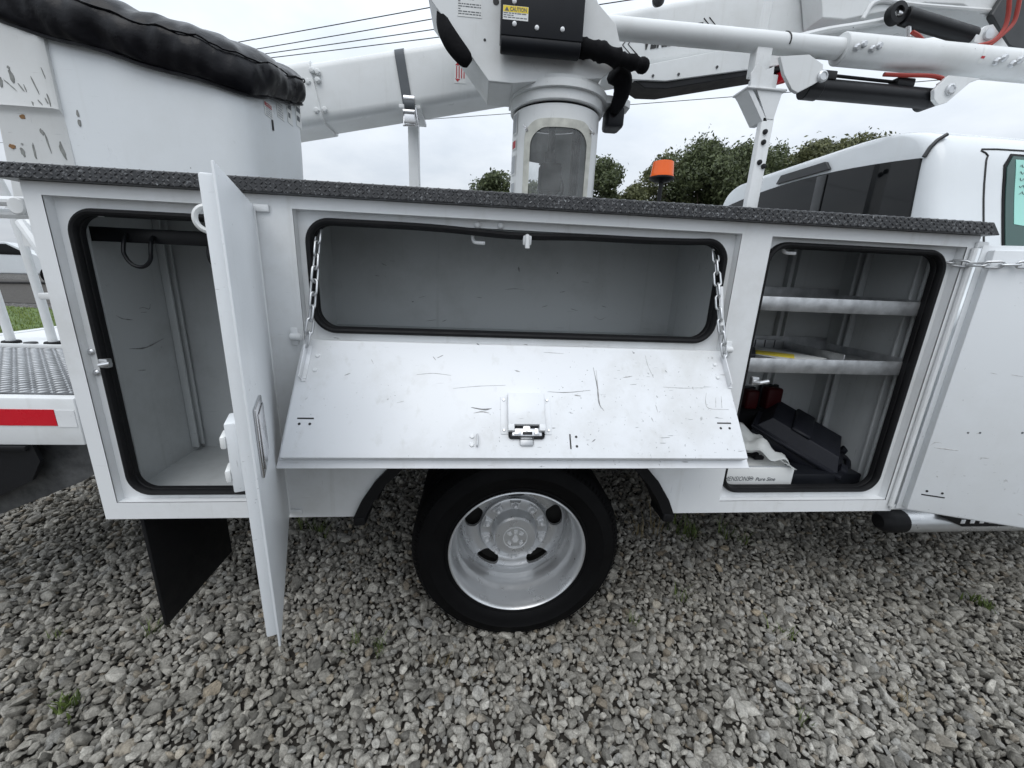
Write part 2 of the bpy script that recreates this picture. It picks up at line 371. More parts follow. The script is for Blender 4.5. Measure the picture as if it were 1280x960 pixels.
# crushed limestone, far too many stones to count
stone_col = bpy.data.collections.new('stone_shapes'); NST = 14
for i in range(NST):
    bm = bmesh.new(); ax = (1, random.uniform(.62, .95), random.uniform(.42, .72))
    for k in range(random.randint(13, 19)):
        d = Vector((random.gauss(0, 1), random.gauss(0, 1), random.gauss(0, 1))).normalized()*random.uniform(.82, 1.05)
        bm.verts.new((d.x*ax[0], d.y*ax[1], d.z*ax[2]))
    hull = bmesh.ops.convex_hull(bm, input=bm.verts[:])
    bmesh.ops.delete(bm, geom=list({e for e in hull['geom_interior'] if isinstance(e, bmesh.types.BMVert)}), context='VERTS')
    bmesh.ops.bevel(bm, geom=bm.edges[:], offset=.085, segments=2, profile=.6, affect='EDGES', clamp_overlap=True)
    bmesh.ops.recalc_face_normals(bm, faces=bm.faces)
    me = bpy.data.meshes.new('stone'); bm.to_mesh(me); bm.free(); me.materials.append(MAT['limestone'])
    me.polygons.foreach_set('use_smooth', [True]*len(me.polygons)); me.set_sharp_from_angle(angle=math.radians(28))
    stone_col.objects.link(bpy.data.objects.new('stone', me))
def scatter(x0, x1, y0, y1, s, holes=()):
    nx, ny = int((x1-x0)/s), int((y1-y0)/(s*.866))
    X, Y = np.meshgrid(np.arange(nx)*s+x0, np.arange(ny)*s*.866+y0); X = X+(np.arange(ny)[:, None] % 2)*s/2
    P = np.stack([X.ravel(), Y.ravel()], 1); P += rng.uniform(-.30, .30, P.shape)*s; return P
A = scatter(-3.3, 4.4, -1.25, 2.4, .0300); A2 = scatter(-3.3, 4.4, -1.25, 2.4, .0235)
B = scatter(-9.5, -3.3, -1.25, 6.0, .043); B = B[(B[:, 1] < 4.3+.35*np.sin(B[:, 0]*2))]
Cc = scatter(4.4, 6.0, -1.0, 2.4, .042); Dd = scatter(-3.3, 1.5, 2.4, 5.5, .045)
P = np.concatenate([A, A2, B, Cc, Dd]); N = len(P); nA, nA2 = len(A), len(A2)
size = np.exp(rng.normal(math.log(.0178), .30, N)); size[nA:nA+nA2] *= .80; size[nA+nA2:] *= 1.55; size = np.clip(size, .008, .036)
lift = np.full(N, .004); lift[:nA] = .012
zz_ = lift+size*rng.uniform(-.10, .55, N)+.004*np.sin(P[:, 0]*5)*np.sin(P[:, 1]*4+1)
me = bpy.data.meshes.new('gravel'); me.vertices.add(N)
me.vertices.foreach_set('co', np.stack([P[:, 0], P[:, 1], zz_], 1).astype(np.float32).ravel())
rotv = np.stack([rng.normal(0, .55, N), rng.normal(0, .55, N), rng.uniform(0, 6.283, N)], 1)
for nm, typ, data in (('rot', 'FLOAT_VECTOR', rotv), ('scl', 'FLOAT_VECTOR', size[:, None]*rng.uniform(.8, 1.2, (N, 3)))):
    a = me.attributes.new(nm, typ, 'POINT'); a.data.foreach_set('vector', data.astype(np.float32).ravel())
a = me.attributes.new('pick', 'INT', 'POINT'); a.data.foreach_set('value', rng.integers(0, NST, N).astype(np.int32))
gravel = bpy.data.objects.new('gravel', me); COL.objects.link(gravel); gravel['kind'] = 'stuff'
tag(gravel, 'grey crushed limestone gravel covering the lot under the truck', 'gravel'); me.materials.append(MAT['limestone'])
ng = bpy.data.node_groups.new('gravel_stones', 'GeometryNodeTree')
ng.interface.new_socket('Geometry', in_out='INPUT', socket_type='NodeSocketGeometry'); ng.interface.new_socket('Geometry', in_out='OUTPUT', socket_type='NodeSocketGeometry')
gi, go = ng.nodes.new('NodeGroupInput'), ng.nodes.new('NodeGroupOutput')
ip = ng.nodes.new('GeometryNodeInstanceOnPoints'); ci = ng.nodes.new('GeometryNodeCollectionInfo')
ci.inputs['Collection'].default_value = stone_col; ci.inputs['Separate Children'].default_value = True; ci.inputs['Reset Children'].default_value = True
ip.inputs['Pick Instance'].default_value = True
def nattr(nm, typ):
    n = ng.nodes.new('GeometryNodeInputNamedAttribute'); n.data_type = typ; n.inputs['Name'].default_value = nm; return n.outputs['Attribute']
e2r = ng.nodes.new('FunctionNodeEulerToRotation')
ng.links.new(gi.outputs[0], ip.inputs['Points']); ng.links.new(ci.outputs[0], ip.inputs['Instance'])
ng.links.new(nattr('pick', 'INT'), ip.inputs['Instance Index']); ng.links.new(nattr('rot', 'FLOAT_VECTOR'), e2r.inputs[0]); ng.links.new(e2r.outputs[0], ip.inputs['Rotation'])
ng.links.new(nattr('scl', 'FLOAT_VECTOR'), ip.inputs['Scale']); ng.links.new(ip.outputs[0], go.inputs[0])
gravel.modifiers.new('stones', 'NODES').node_group = ng

# ------------------------------------------------------------------ background: lawn, road, car, trees, wires
g = MB(); lp = [(-15, 3.9), (-11, 4.6), (-7.5, 4.2), (-4.4, 4.6), (-3.2, 6.2), (-4.2, 8.6), (-7.5, 9.6), (-12, 10.6), (-19, 13.2), (-21, 9)]
g.prism(lp, -.012, .012, 'XY'); g.build('lawn', 'lawn_ground', kind='structure')
g = MB(); g.prism([(-60, 15), (-26, 11.5), (-12, 11.8), (6, 11), (40, 12), (40, 20), (4, 21), (-12, 20.5), (-60, 30)], -.008, 0, 'XY'); g.build('gravel_road', 'soil', kind='structure')
def blades(n, fx, h, w, spread=.4):
    V, Fc, T = [], [], []
    for i in range(n):
        p = fx(i); a = random.uniform(0, 6.283); hh = h*random.uniform(.5, 1.15); l = random.uniform(.1, spread)*hh; d = Vector((math.cos(a), math.sin(a), 0)); s = Vector((-d.y, d.x, 0))*w*random.uniform(.6, 1.2)
        o = len(V); p = Vector(p)
        V += [p-s, p+s, p+d*l*.35+Vector((0, 0, hh*.6))-s*.7, p+d*l*.35+Vector((0, 0, hh*.6))+s*.7, p+d*l+Vector((0, 0, hh))]
        Fc += [(o, o+1, o+3, o+2), (o+2, o+3, o+4)]; T += [random.random()]*5
    return V, Fc, T
def leafmesh(name, V, Fc, T, mat):
    me = bpy.data.meshes.new(name); me.from_pydata(V, [], Fc); me.materials.append(MAT[mat])
    a = me.attributes.new('tint', 'FLOAT', 'POINT'); a.data.foreach_set('value', T); me.update(); return me
def inpoly(x, y):
    c = False
    for i in range(len(lp)):
        (x1, y1), (x2, y2) = lp[i], lp[i-1]
        if (y1 > y) != (y2 > y) and x < (x2-x1)*(y-y1)/(y2-y1)+x1: c = not c
    return c
def lawnp(i):
    while True:
        x, y = random.uniform(-15, -3.2), random.uniform(3.9, 10.6)
        if inpoly(x, y): return (x, y, .008)
me = leafmesh('lawn_grass', *blades(22000, lawnp, .06, .007, .9), 'grass_blade'); o = bpy.data.objects.new('lawn_grass', me); COL.objects.link(o); o['kind'] = 'stuff'
tag(o, 'short green grass of the lawn behind the tail shelf', 'grass')

tuft_kinds = []
for k in range(4):
    n = (30, 18, 12, 40)[k]; h = (.07, .10, .16, .05)[k]
    V, Fc, T = blades(n, lambda i: (random.gauss(0, .022), random.gauss(0, .018), .004), h, (.003, .0026, .0022, .0045)[k], 1.1)
    tuft_kinds.append(leafmesh('grass_tuft', V, Fc, T, 'weed_blade' if k != 2 else 'dry_blade'))
tufts = [((85, 890), 3, 1.0, 'bright green weed tuft in open gravel in front of the mud flap'), ((190, 795), 1, .6, 'sparse weed at the foot of the black rubber mud flap'),
         ((70, 800), 1, .45, 'tiny weed in gravel behind the mud flap'), ((1215, 755), 3, .9, 'flat leafy weed in gravel below the swung-open front door'), ((1232, 762), 3, .7, 'smaller leafy weed touching the flat weed below the front door'),
         ((850, 752), 1, .75, 'thin upright weed in gravel just ahead of the rear tyre'), ((792, 783), 1, .5, 'small weed close to the lower front of the rear tyre'), ((978, 797), 0, .7, 'mossy weed tuft in open gravel below the white inverter'),
         ((1003, 908), 1, .45, 'lone thin weed in open gravel well ahead of the wheel'), ((443, 808), 0, .6, 'low mossy weed behind the rear tyre'), ((475, 815), 0, .6, 'mossy weed between the rear tyre and another mossy weed'),
         ((820, 668), 2, 1.1, 'tallest dry grass tuft under the fender flare ahead of the tyre'), ((800, 672), 2, 1.0, 'dry grass tuft right beside the front of the rear tyre'), ((845, 668), 1, 1.3, 'green grass tuft under the skirt end of the fender flare'), ((862, 672), 0, 1.3, 'bushy green tuft under the body ahead of the fender flare'), ((905, 672), 1, 1.0, 'thin green tuft under the inverter compartment'), ((930, 682), 1, .8, 'short thin tuft in the shade under the front compartment'),
         ((380, 660), 1, 1.1, 'dark grass growing beside the open rear compartment door'), ((400, 668), 0, 1.0, 'dark mossy tuft under the body behind the tyre'), ((555, 835), 2, .45, 'wispy dry stems in gravel below the rear wheel'), ((590, 850), 2, .35, 'shortest dry wisp in gravel below the rear wheel'), ((1130, 882), 2, .4, 'dry straw tuft in open gravel below the open front door')]
for k, (px, kd, sc, lab) in enumerate(tufts):
    o = bpy.data.objects.new('grass_tuft', tuft_kinds[kd]); COL.objects.link(o); p = atz(px[0], px[1], .004)
    o.location = (p.x, p.y, .012); o.scale = (sc,)*3; o.rotation_euler.z = random.uniform(0, 6)
    tag(o, lab, 'grass tuft', 'weed tufts in the gravel')

def tree(px, py, Y, wpx, kind, label, nleaf=5200, leaf=.17, lobes=46, topflat=.0):
    wpx *= 1.38; nleaf = int(nleaf*2.9); leaf *= .92
    top = at(px, py, Y); R = (at(px+wpx/2, py+20, Y)-at(px-wpx/2, py+20, Y)).length/2; H = top.z
    t = thing('tree', (top.x, Y, 0), label, 'tree', 'trees beyond the truck')
    mb = MB(); base = Vector((top.x, Y, -.05)); ch = H*.30
    path = smoothpath([base, base+Vector((.1, .05, H*.25)), base+Vector((-.12, 0, H*.5)), base+Vector((.05, .1, H*.86))], 4)
    mb.tube(path, list(np.linspace(.028*H, .006*H, len(path))), 8)
    tips = []
    for k in range(11):
        z0 = H*random.uniform(.26, .78); a = k*2.4+random.random(); L = R*random.uniform(.5, .95)*(1.0 if z0 < H*.6 else .6)
        s = base+Vector((0, 0, z0)); e = s+Vector((math.cos(a)*L, math.sin(a)*L, L*random.uniform(.3, .8)))
        mb.tube(smoothpath([s, (s+e)/2+Vector((0, 0, -.1)), e], 3), list(np.linspace(.009*H, .002*H, 7)), 6); tips.append(e)
    mb.build('trunk', 'bark', t)
    lob = []
    for k in range(lobes):
        f = random.random()**.8; z = ch+(H*.93-ch)*f; a = random.uniform(0, 6.283)
        prof = math.sin(math.pi*min(1, (.22+.74*f)))**.5
        rr = R*prof*random.uniform(.25, .92); lob.append((Vector((top.x+math.cos(a)*rr, Y+math.sin(a)*rr, z)), R*random.uniform(.20, .40)))
    lob.append((Vector((top.x, Y, H-R*.22)), R*.24))
    V, Fc, T = [], [], []
    for i in range(nleaf):
        c, r = random.choice(lob); d = Vector((random.gauss(0, 1), random.gauss(0, 1), random.gauss(0, 1))).normalized()*r*random.uniform(.35, 1.0)**.5
        if random.random() < .16: d *= random.uniform(1.1, 1.6)
        d.z *= .8; p = c+d; s = leaf*random.uniform(.5, 1.25); n = (d.normalized()+Vector((random.gauss(0, .7), random.gauss(0, .7), random.gauss(0, .7)))).normalized()
        u = n.orthogonal().normalized(); u = Matrix.Rotation(random.uniform(0, 6.3), 3, n) @ u; w = n.cross(u); o = len(V)
        V += [p-u*s, p-w*s*.45+u*s*.1, p+u*s, p+w*s*.45+n*s*.2]; Fc.append((o, o+1, o+2, o+3)); tt = random.random(); T += [tt]*4
    me = leafmesh('crown', V, Fc, T, kind); c = bpy.data.objects.new('crown', me); COL.objects.link(c); place(c, Vector((0, 0, 0)), t); WLOC[c.name] = Vector((0, 0, 0))
    return t
tree(620, 214, 36, 52, 'leaf_dark', 'dark green tree seen left of the round turret pedestal')
tree(668, 225, 40, 60, 'leaf_dark', 'dark tree hidden behind the turret pedestal')
tree(758, 195, 33, 58, 'leaf_dark', 'dark green tree just right of the turret pedestal')
tree(795, 229, 30, 50, 'leaf_olive', 'low olive-green tree between pedestal and amber beacon', 4200)
tree(838, 189, 34, 58, 'leaf_olive', 'loose olive-green tree behind the amber beacon', 3400)
tree(890, 173, 32, 92, 'leaf_dark', 'broad dark tree left of the white boom rest post', 9000)
tree(930, 178, 33, 84, 'leaf_dark', 'broad dark tree directly behind the boom rest post', 8000)
tree(975, 178, 35, 70, 'leaf_dark', 'dark tree between boom rest post and truck cab', 6500)
tree(1030, 172, 31, 70, 'leaf_olive', 'olive-green tree over the rear edge of the cab roof', 6500)
tree(1085, 164, 31, 88, 'leaf_olive', 'olive-green tree with feathery top above the cab roof', 8000)

for k, (a, b) in enumerate((((325, 48), (540, 9)), ((347, 57), (545, 23)), ((355, 64), (548, 36)), ((358, 70), (553, 46)), ((420, 157), (640, 142)))):
    p, q = atz(*a, 8), atz(*b, 8); d = (q-p).normalized(); mid = (p+q)/2
    mb = MB(); pts = []
    for i in range(-20, 21):
        s = i*2.2; pts.append(mid+d*s+Vector((0, 0, (s*s)*.00035)))
    mb.tube(pts, .012, 5)
    tag(mb.build('power_line', 'black_rubber', None), ('topmost thin power line of four running past the turret', 'second power line from the top of the four', 'third power line from the top of the four', 'lowest power line of the close-set four', 'single far power line passing below the strapped boom')[k], 'power line', 'overhead power lines')

# white car parked across the road
def parked_car(loc, rz):
    t = thing('parked_pickup', loc, 'white parked pickup far behind the truck tail', 'pickup'); t.rotation_euler.z = rz
    L = lambda pts, y0, y1, name, mat, par=t, **k: None
    def part(mb, name, mat, bevel=0):
        o = mb.build(name, mat, None, bevel=bevel); o.parent = t; return o
    prof = [(-2.2, .35), (-2.25, .75), (-2.1, .95), (-1.6, 1.02), (-1.0, 1.42), (.5, 1.46), (1.2, 1.02), (2.0, .9), (2.25, .7), (2.25, .35)]
    mb = MB(); mb.prism(prof, -.88, .88); part(mb, 'body', 'cab_white', .06)
    mb = MB(); mb.prism([(-1.4, 1.02), (-.95, 1.36), (.45, 1.39), (.95, 1.03)], -.89, .89); part(mb, 'side_window', 'privacy_glass')
    for x in (-1.4, 1.4):
        for y in (-.82, .82):
            mb = MB(); mb.cyl((x, y-.12, .33), (x, y+.12, .33), .33, 24, bev=.03); part(mb, 'tyre', 'tyre_rubber')
            mb = MB(); mb.cyl((x, y-.13, .33), (x, y+.13, .33), .2, 16, bev=.02); part(mb, 'rim', 'rim_silver')
    return t
p = at(-12, 300, 20.0); PCAR = parked_car((p.x, 20.0, 0), math.radians(38)); PCAR.scale = (1.25,)*3

# ------------------------------------------------------------------ the bucket truck
TRUCK = thing('bucket_truck', (.17, 1.15, 0), 'white utility bucket truck with open tool compartments standing on gravel', 'truck')
X0, X1, ZB, ZT = -1.205, 1.637, .591, 1.611
OPEN = {'rear': (-1.160, -.640, .652, 1.578), 'mid': (-.521, .817, 1.205, 1.578), 'front': (.918, 1.600, .640, 1.575)}
HOLE = {'rear': (-1.128, -.672, .672, 1.548), 'mid': (-.497, .792, 1.232, 1.556), 'front': (.928, 1.566, .668, 1.558)}
INNER = {'rear': (-1.185, -.630, .645, 1.592), 'mid': (-.575, .848, 1.196, 1.592), 'front': (.868, 1.618, .632, 1.592)}
DEEP = .465; REC = .030
archL = [(-.405, ZB), (-.375, .655), (-.325, .73), (-.25, .81), (-.14, .885), (.0, .94), (.165, .96)]
arch = archL + [(.33-x+.0, z) for x, z in reversed(archL[:-1])]; arch[-1] = (.735, ZB)
outer = [(X0, ZB)]+arch+[(X1, ZB), (X1, ZT), (X0, ZT)]
mb = MB()
mb.prism(outer, 0, .003, holes=[rect(*OPEN[k]) for k in OPEN], caps=(True, False))
for k in OPEN:                                             # recessed door frames with round-cornered openings
    x0, x1, z0, z1 = OPEN[k]; h = HOLE[k]
    mb.prism(rect(x0, x1, z0, z1), .0, REC, caps=(False, False))
    mb.prism(rect(x0, x1, z0, z1), REC, REC+.003, holes=[rrect(*h, .065)], caps=(True, True))
mb.box(X0, X1, .003, DEEP+.012, ZT-.004, ZT)               # roof sheet
mb.box(X0, X1, DEEP+.009, DEEP+.012, ZB+.1, ZT-.004)       # back sheet
mb.box(X0, X0+.003, .003, DEEP+.009, ZB, ZT-.004); mb.box(X1-.003, X1, .003, DEEP+.009, ZB, ZT-.004)
mb.box(X0+.003, -.405, .003, DEEP, ZB, ZB+.003); mb.box(.735, X1-.003, .003, DEEP, ZB, ZB+.003)
BODY = mb.build('service_body', 'white_paint', TRUCK, sharp=20)
mb = MB()                                                   # wheel house
wa = [(x, z) for x, z in arch]
for (a, b) in zip(wa[:-1], wa[1:]):
    mb.add([(a[0], .004, a[1]), (b[0], .004, b[1]), (b[0], .62, b[1]), (a[0], .62, a[1])], [(0, 1, 2, 3)])
mb.prism(wa, .62, .623); mb.build('wheel_house', 'axle_dark', BODY)
for k in OPEN:
    x0, x1, z0, z1 = INNER[k]; mb = MB(); y0, y1 = REC+.004, DEEP
    mb.add([(x, y, z) for x in (x0, x1) for y in (y0, y1) for z in (z0, z1)], [(0, 1, 3, 2), (4, 6, 7, 5), (2, 3, 7, 6), (0, 2, 6, 4), (1, 5, 7, 3)])
    # return of the frame sheet that carries the rubber
    h = HOLE[k]
    mb.prism(rrect(*h, .065), REC+.003, REC+.024, caps=(False, False))
    if k != 'mid':                                          # vertical shelf channels pressed to the walls
        xs = (x1-.10,) if k == 'rear' else (x0+.26, x0+.50)
        for cx in xs:
            for d in (-.022, .012): mb.box(cx+d, cx+d+.010, y1-.028, y1-.001, z0+.02, z1-.01, .003)
            mb.box(cx-.012, cx+.012, y1-.008, y1-.0005, z0+.02, z1-.01)
        for wx, sg in ((x0, 1), (x1, -1)):
            for cy in ((.095, .425) if k == 'rear' else (.11, .36)):
                for d in (-.022, .012): a, b = sorted((wx+sg*.001, wx+sg*.028)); mb.box(a, b, cy+d, cy+d+.010, z0+.02, z1-.01, .003)
    mb.build('compartment_liner', 'liner_paint', BODY, recalc=False, sharp=25)
    P2 = rrect(h[0]+.004, h[1]-.004, h[2]+.004, h[3]-.004, .062, 9)
    if k == 'mid':                                          # the tired top seal sags off its flange
        P2 = []
        for x, z in rrect(h[0]+.004, h[1]-.004, h[2]+.004, h[3]-.004, .062, 9): P2.append((x, z))
        i = max(range(len(P2)-1), key=lambda q: P2[q][0]-P2[q+1][0] if P2[q][1] > 1.5 else -1)
        a, b = P2[i], P2[i+1]; ins = []
        for q in range(1, 24):
            t = q/24; x = a[0]+(b[0]-a[0])*t; ins.append((x, a[1]-.012*math.exp(-((x-.12)/.18)**2)-.006*math.exp(-((x-.5)/.2)**2)))
        P2 = P2[:i+1]+ins+P2[i+1:]
    mb = MB(); mb.tube([(x, REC-.004, z) for x, z in P2], .0135, 10, closed=True, ref=(0, 1, 0), flat=.72)
    mb.tube([(x+(.004 if x < (h[0]+h[1])/2 else -.004), REC+.014, z+(.003 if z < (h[2]+h[3])/2 else -.003)) for x, z in P2], .012, 8, closed=True, ref=(0, 1, 0), flat=.6)
    mb.build('weather_seal', 'black_rubber', BODY)

# tread-plate capping along the top of the body
def lug(mb, c, u, w, n, L=.017, B=.0048, H=.0030):
    c, u, w, n = Vector(c), Vector(u), Vector(w), Vector(n)
    mb.add([c-u*L*.5, c+w*B*.8-u*L*.15, c+w*B*.8+u*L*.15, c+u*L*.5, c-w*B*.8+u*L*.15, c-w*B*.8-u*L*.15, c-u*L*.26+n*H, c+u*L*.26+n*H],
           [(0, 6, 1), (1, 6, 7, 2), (2, 7, 3), (3, 7, 4), (4, 7, 6, 5), (5, 6, 0)])
mb = MB(); tx0, tx1 = X0-.042, X1+.028
mb.add([(tx0, -.030, 1.612), (tx1, -.030, 1.612), (tx1-.03, -.026, 1.650), (tx0+.03, -.026, 1.650), (tx0, .49, 1.612), (tx1, .49, 1.612), (tx1-.03, .49, 1.650), (tx0+.03, .49, 1.650)],
       [(0, 1, 2, 3), (4, 7, 6, 5), (0, 3, 7, 4), (1, 5, 6, 2), (3, 2, 6, 7), (0, 4, 5, 1)])
CAP = mb.build('tread_plate_capping', 'black_tread', BODY, bevel=.003)
mb = MB(); s = .0128; i = 0; x = tx0+.035
while x < tx1-.035:
    for r, z in enumerate((1.6165, 1.6255, 1.6345, 1.6435)):
        a = math.radians(38 if (i+r) % 2 else -52); lug(mb, (x+random.uniform(-.0025, .0025), -.0298+(z-1.612)*.105, z), (math.cos(a), 0, math.sin(a)), (-math.sin(a), 0, math.cos(a)), (0, -1, 0), random.uniform(.009, .0125), random.uniform(.003, .0045), random.uniform(.0012, .0028))
    i += 1; x += s
for x in np.arange(tx0+.05, tx1-.05, .03):
    for q, y in enumerate(np.arange(-.01, .12, .03)):
        a = math.radians(45 if q % 2 else -45); lug(mb, (x, y, 1.650), (math.cos(a), math.sin(a), 0), (-math.sin(a), math.cos(a), 0), (0, 0, 1), .024, .007)
o = mb.build('raised_lugs', 'black_tread', CAP, recalc=False); o['kind'] = 'stuff'

# fender flares
for sgn in (-1, 1):
    pts = [(x, z) for x, z in (archL[:6] if sgn < 0 else [(.33-x if i else .735, z) for i, (x, z) in enumerate(archL[:6])])]
    mb = MB(); prev = None
    for (x, z) in pts:
        d = Vector((.165-x, 0, .55-z)).normalized()*.032
        ring = [(x-d.x*.2, -.016, z-d.z*.2), (x+d.x, -.010, z+d.z), (x+d.x, .10, z+d.z), (x-d.x*.2, .10, z-d.z*.2)]
        o = len(mb.v); mb.v += ring
        if prev is not None:
            for k in range(4): mb.f.append((prev+k, prev+(k+1) % 4, o+(k+1) % 4, o+k)); mb.m.append(0)
        prev = o
    mb.f += [(0, 1, 2, 3), (prev+3, prev+2, prev+1, prev)]; mb.m += [0, 0]
    # rounded skirt end hanging just below the body
    x, z = pts[0]; mb.box(x+(-.006 if sgn < 0 else -.034), x+(.034 if sgn < 0 else .006), -.016, .10, z-.028, z+.006, .006)
    mb.build('fender_flare', 'black_rubber', BODY)

# hook rail, hooks, strikers, hinge knobs
mb = MB(); mb.box(-1.184, -.632, .118, .130, 1.470, 1.512, .002); mb.build('hook_rail', 'black_metal', BODY)
for hx in (-1.02, -.78):
    mb = MB(); pts = [(hx-.038, .117, 1.495), (hx-.038, .105, 1.475)]+[(hx-.038*math.cos(a), .095, 1.445-.045*math.sin(a)) for a in np.linspace(0, math.pi, 10)]+[(hx+.038, .104, 1.475), (hx+.038, .117, 1.49)]
    mb.tube(smoothpath(pts, 3), .0055, 8); mb.build('utility_hook', 'black_metal', BODY)
for px, Y in (((118, 268), .05), ((593, 303), .05), ((980, 316), .05)):
    p = at(*px, Y); mb = MB(); mb.tube(smoothpath([p+Vector((-.004, -.0, .028)), p+Vector((-.004, 0, .008)), p+Vector((.004, -.006, 0)), p+Vector((.032, -.01, -.001))], 4), .0055, 8); mb.build('coat_hook', 'white_paint', BODY)
for px, kind in (((135, 452), 0), ((658, 300), 1), ((940, 474), 0)):
    p = at(*px, REC); mb = MB()
    mb.box(p.x-.012, p.x+.014, REC-.020, REC-.001, p.z-.016, p.z+.012, .004)
    if kind == 0: mb.tube([(p.x-.004, REC-.018, p.z-.006), (p.x+.006, REC-.034, p.z-.004), (p.x+.035, REC-.034, p.z+.002)], .007, 8)
    else: mb.tube([(p.x, REC-.018, p.z+.01), (p.x, REC-.032, p.z), (p.x, REC-.034, p.z-.026)], .007, 8)
    mb.build('latch_striker', 'zinc' if kind == 0 else 'white_paint', BODY)
for px in ((113, 440), (120, 466), (597, 281), (626, 282)):
    p = at(*px, REC-.004); mb = MB(); mb.lathe([(0, -.008), (.006, -.007), (.010, -.003), (.011, .004)], (p.x, REC-.001, p.z), 14); mb.build('bolt', 'zinc' if px[0] < 300 else 'white_paint', BODY)
for px, Y, dx in (((370, 421), -.012, -.018), ((909, 437), -.012, .018)):
    p = at(*px, Y); mb = MB(); mb.cyl((p.x-.016, -.014, p.z), (p.x+.016, -.014, p.z), .011, 14, bev=.003); mb.box(p.x+dx*.4-.010, p.x+dx*.4+.010, -.008, -.0005, p.z-.026, p.z+.026, .002); mb.build('door_hinge', 'white_paint', BODY)
for (x, z) in ((-.612, 1.575), (-.612, .615), (1.632, 1.583), (1.632, .612)):
    mb = MB(); mb.box(x-.010, x+.032, -.010, -.0005, z-.010, z+.010, .004); mb.build('door_hinge', 'white_paint', BODY)
for hx, hr in ((1.618, .0085), (-.6225, .007)): mb = MB(); mb.tube([(hx, -.009, .62), (hx, -.009, 1.572)], hr, 10); mb.build('hinge_rod', 'white_paint', BODY)

# ---- doors.  local frame: u = along the door from the hinge, v = up, n = towards the inner (pan) side
def door(hinge, u, v, n, w, h, matp, sub, PT=.036):
    M = Matrix(((u.x, v.x, n.x, hinge[0]), (u.y, v.y, n.y, hinge[1]), (u.z, v.z, n.z, hinge[2]), (0, 0, 0, 1)))
    mb = MB(); mb.box(0, w, 0, h, 0, .0045, .0016, M=M); mb.box(.014, w-.018, .016, h-.016, .0045, PT, .004, M=M)
    return mb.build('compartment_door', matp, TRUCK, sharp=30), M
V3 = Vector
# rear compartment door, swung out past square
ur = V3((.198, -.505, 0)).normalized(); nr = V3((-.505, -.198, 0)).normalized()
DREAR, MR = door((-.618, -.012, .615), ur, V3((0, 0, 1)), nr, .553, .966, 'door_paint', 0, .027)
mb = MB(); mb.box(.462, .528, .375, .52, .026, .046, .003, M=MR); mb.build('latch_box', 'door_paint', DREAR)
for vv in (.412, .482):
    mb = MB(); mb.box(.485, .530, vv-.013, vv+.013, .046, .056, .004, M=MR); mb.build('latch_claw', 'decal_white', DREAR)
mb = MB(); mb.box(.470, .500, .436, .458, .045, .049, .002, M=MR); mb.build('latch_slot', 'ink_black', DREAR)
mb = MB(); mb.box(.395, .505, .385, .535, -.006, .0, .003, M=MR); mb.box(.405, .495, .40, .52, -.009, -.006, .002, M=MR); mb.build('paddle_handle', 'chrome', DREAR)
mb = MB(); mb.tube([MR @ V3((.50, .882+.020*math.sin(a), .0265+.019*math.cos(a))) for a in np.linspace(-1.75, 1.75, 18)], .0048, 8, flat=1.6); mb.build('pull_ring', 'decal_white', DREAR)
# flip-down door of the long middle compartment
hz, yb, zb = 1.213, -.252, .912
um = V3((1, 0, 0)); vm = V3((0, yb+.012, zb-hz)).normalized(); nm = um.cross(vm); nm = nm if nm.z > 0 else -nm
LM = (V3((0, yb, zb))-V3((0, -.012, hz))).length; XA, XB = -.531, .822
MM = Matrix(((1, 0, 0, XA), (0, vm.y, nm.y, -.014), (0, vm.z, nm.z, hz), (0, 0, 0, 1)))
wM = XB-XA; mb = MB(); mb.box(0, wM, 0, LM, -.030, -.0255, .0016, M=MM); mb.box(.016, wM-.016, .004, LM-.022, -.0255, .004, .004, M=MM)
DFLIP = mb.build('compartment_door', 'flip_door_paint', TRUCK, sharp=30)
def flip_uv(px, py):                                       # door coordinates under a pixel
    d = ray(px, py); n = nm; o = MM @ V3((0, 0, .004)); t = (o-CAMPOS).dot(n)/d.dot(n); q = CAMPOS+d*t-V3((XA, -.014, hz)); return q.x, q.dot(vm)
a0, b0 = flip_uv(634, 494); a1, b1 = flip_uv(681, 541)
mb = MB(); mb.box(a0, a1, b0, b1-.018, .003, .026, .003, M=MM); mb.box(a0, a0+.018, b1-.020, b1, .003, .026, .002, M=MM); mb.box(a1-.018, a1, b1-.020, b1, .003, .026, .002, M=MM)
mb.box(a0-.020, a0+.002, b0+.006, b1+.006, .003, .0065, .0015, M=MM); mb.box(a1-.002, a1+.020, b0+.006, b1+.006, .003, .0065, .0015, M=MM); mb.build('latch_cover', 'flip_door_paint', DFLIP)
for (aa, bb) in ((a0-.011, b0+.016), (a1+.011, b0+.016), (a0-.011, b1-.006), (a1+.011, b1-.006)):
    mb = MB(); q = MM @ V3((aa, bb, .0065)); mb.tube([q, q+nm*.003], [.005, .0035], 10); mb.build('screw', 'zinc', DFLIP)
mb = MB(); am = (a0+a1)/2
mb.box(am-.052, am+.052, b1-.022, b1+.020, .0035, .0075, .008, mi=0, M=MM); mb.box(am-.020, am+.020, b1+.012, b1+.040, .0035, .0072, .006, mi=2, M=MM)
mb.box(am-.042, am+.044, b1-.012, b1+.012, .0075, .012, .003, mi=1, M=MM); mb.box(am-.036, am-.016, b1-.004, b1+.010, .012, .017, .002, mi=1, M=MM); mb.box(am+.022, am+.036, b1-.010, b1+.010, .012, .018, .002, mi=1, M=MM); mb.box(am-.012, am+.016, b1+.000, b1+.009, .012, .014, .001, mi=0, M=MM)
q = MM @ V3((am, b1-.012, .012)); mb.tube([q, q+nm*.003], .010, 14, mi=1); mb.build('rotary_latch', ['black_metal', 'chrome', 'galvanised'], DFLIP)
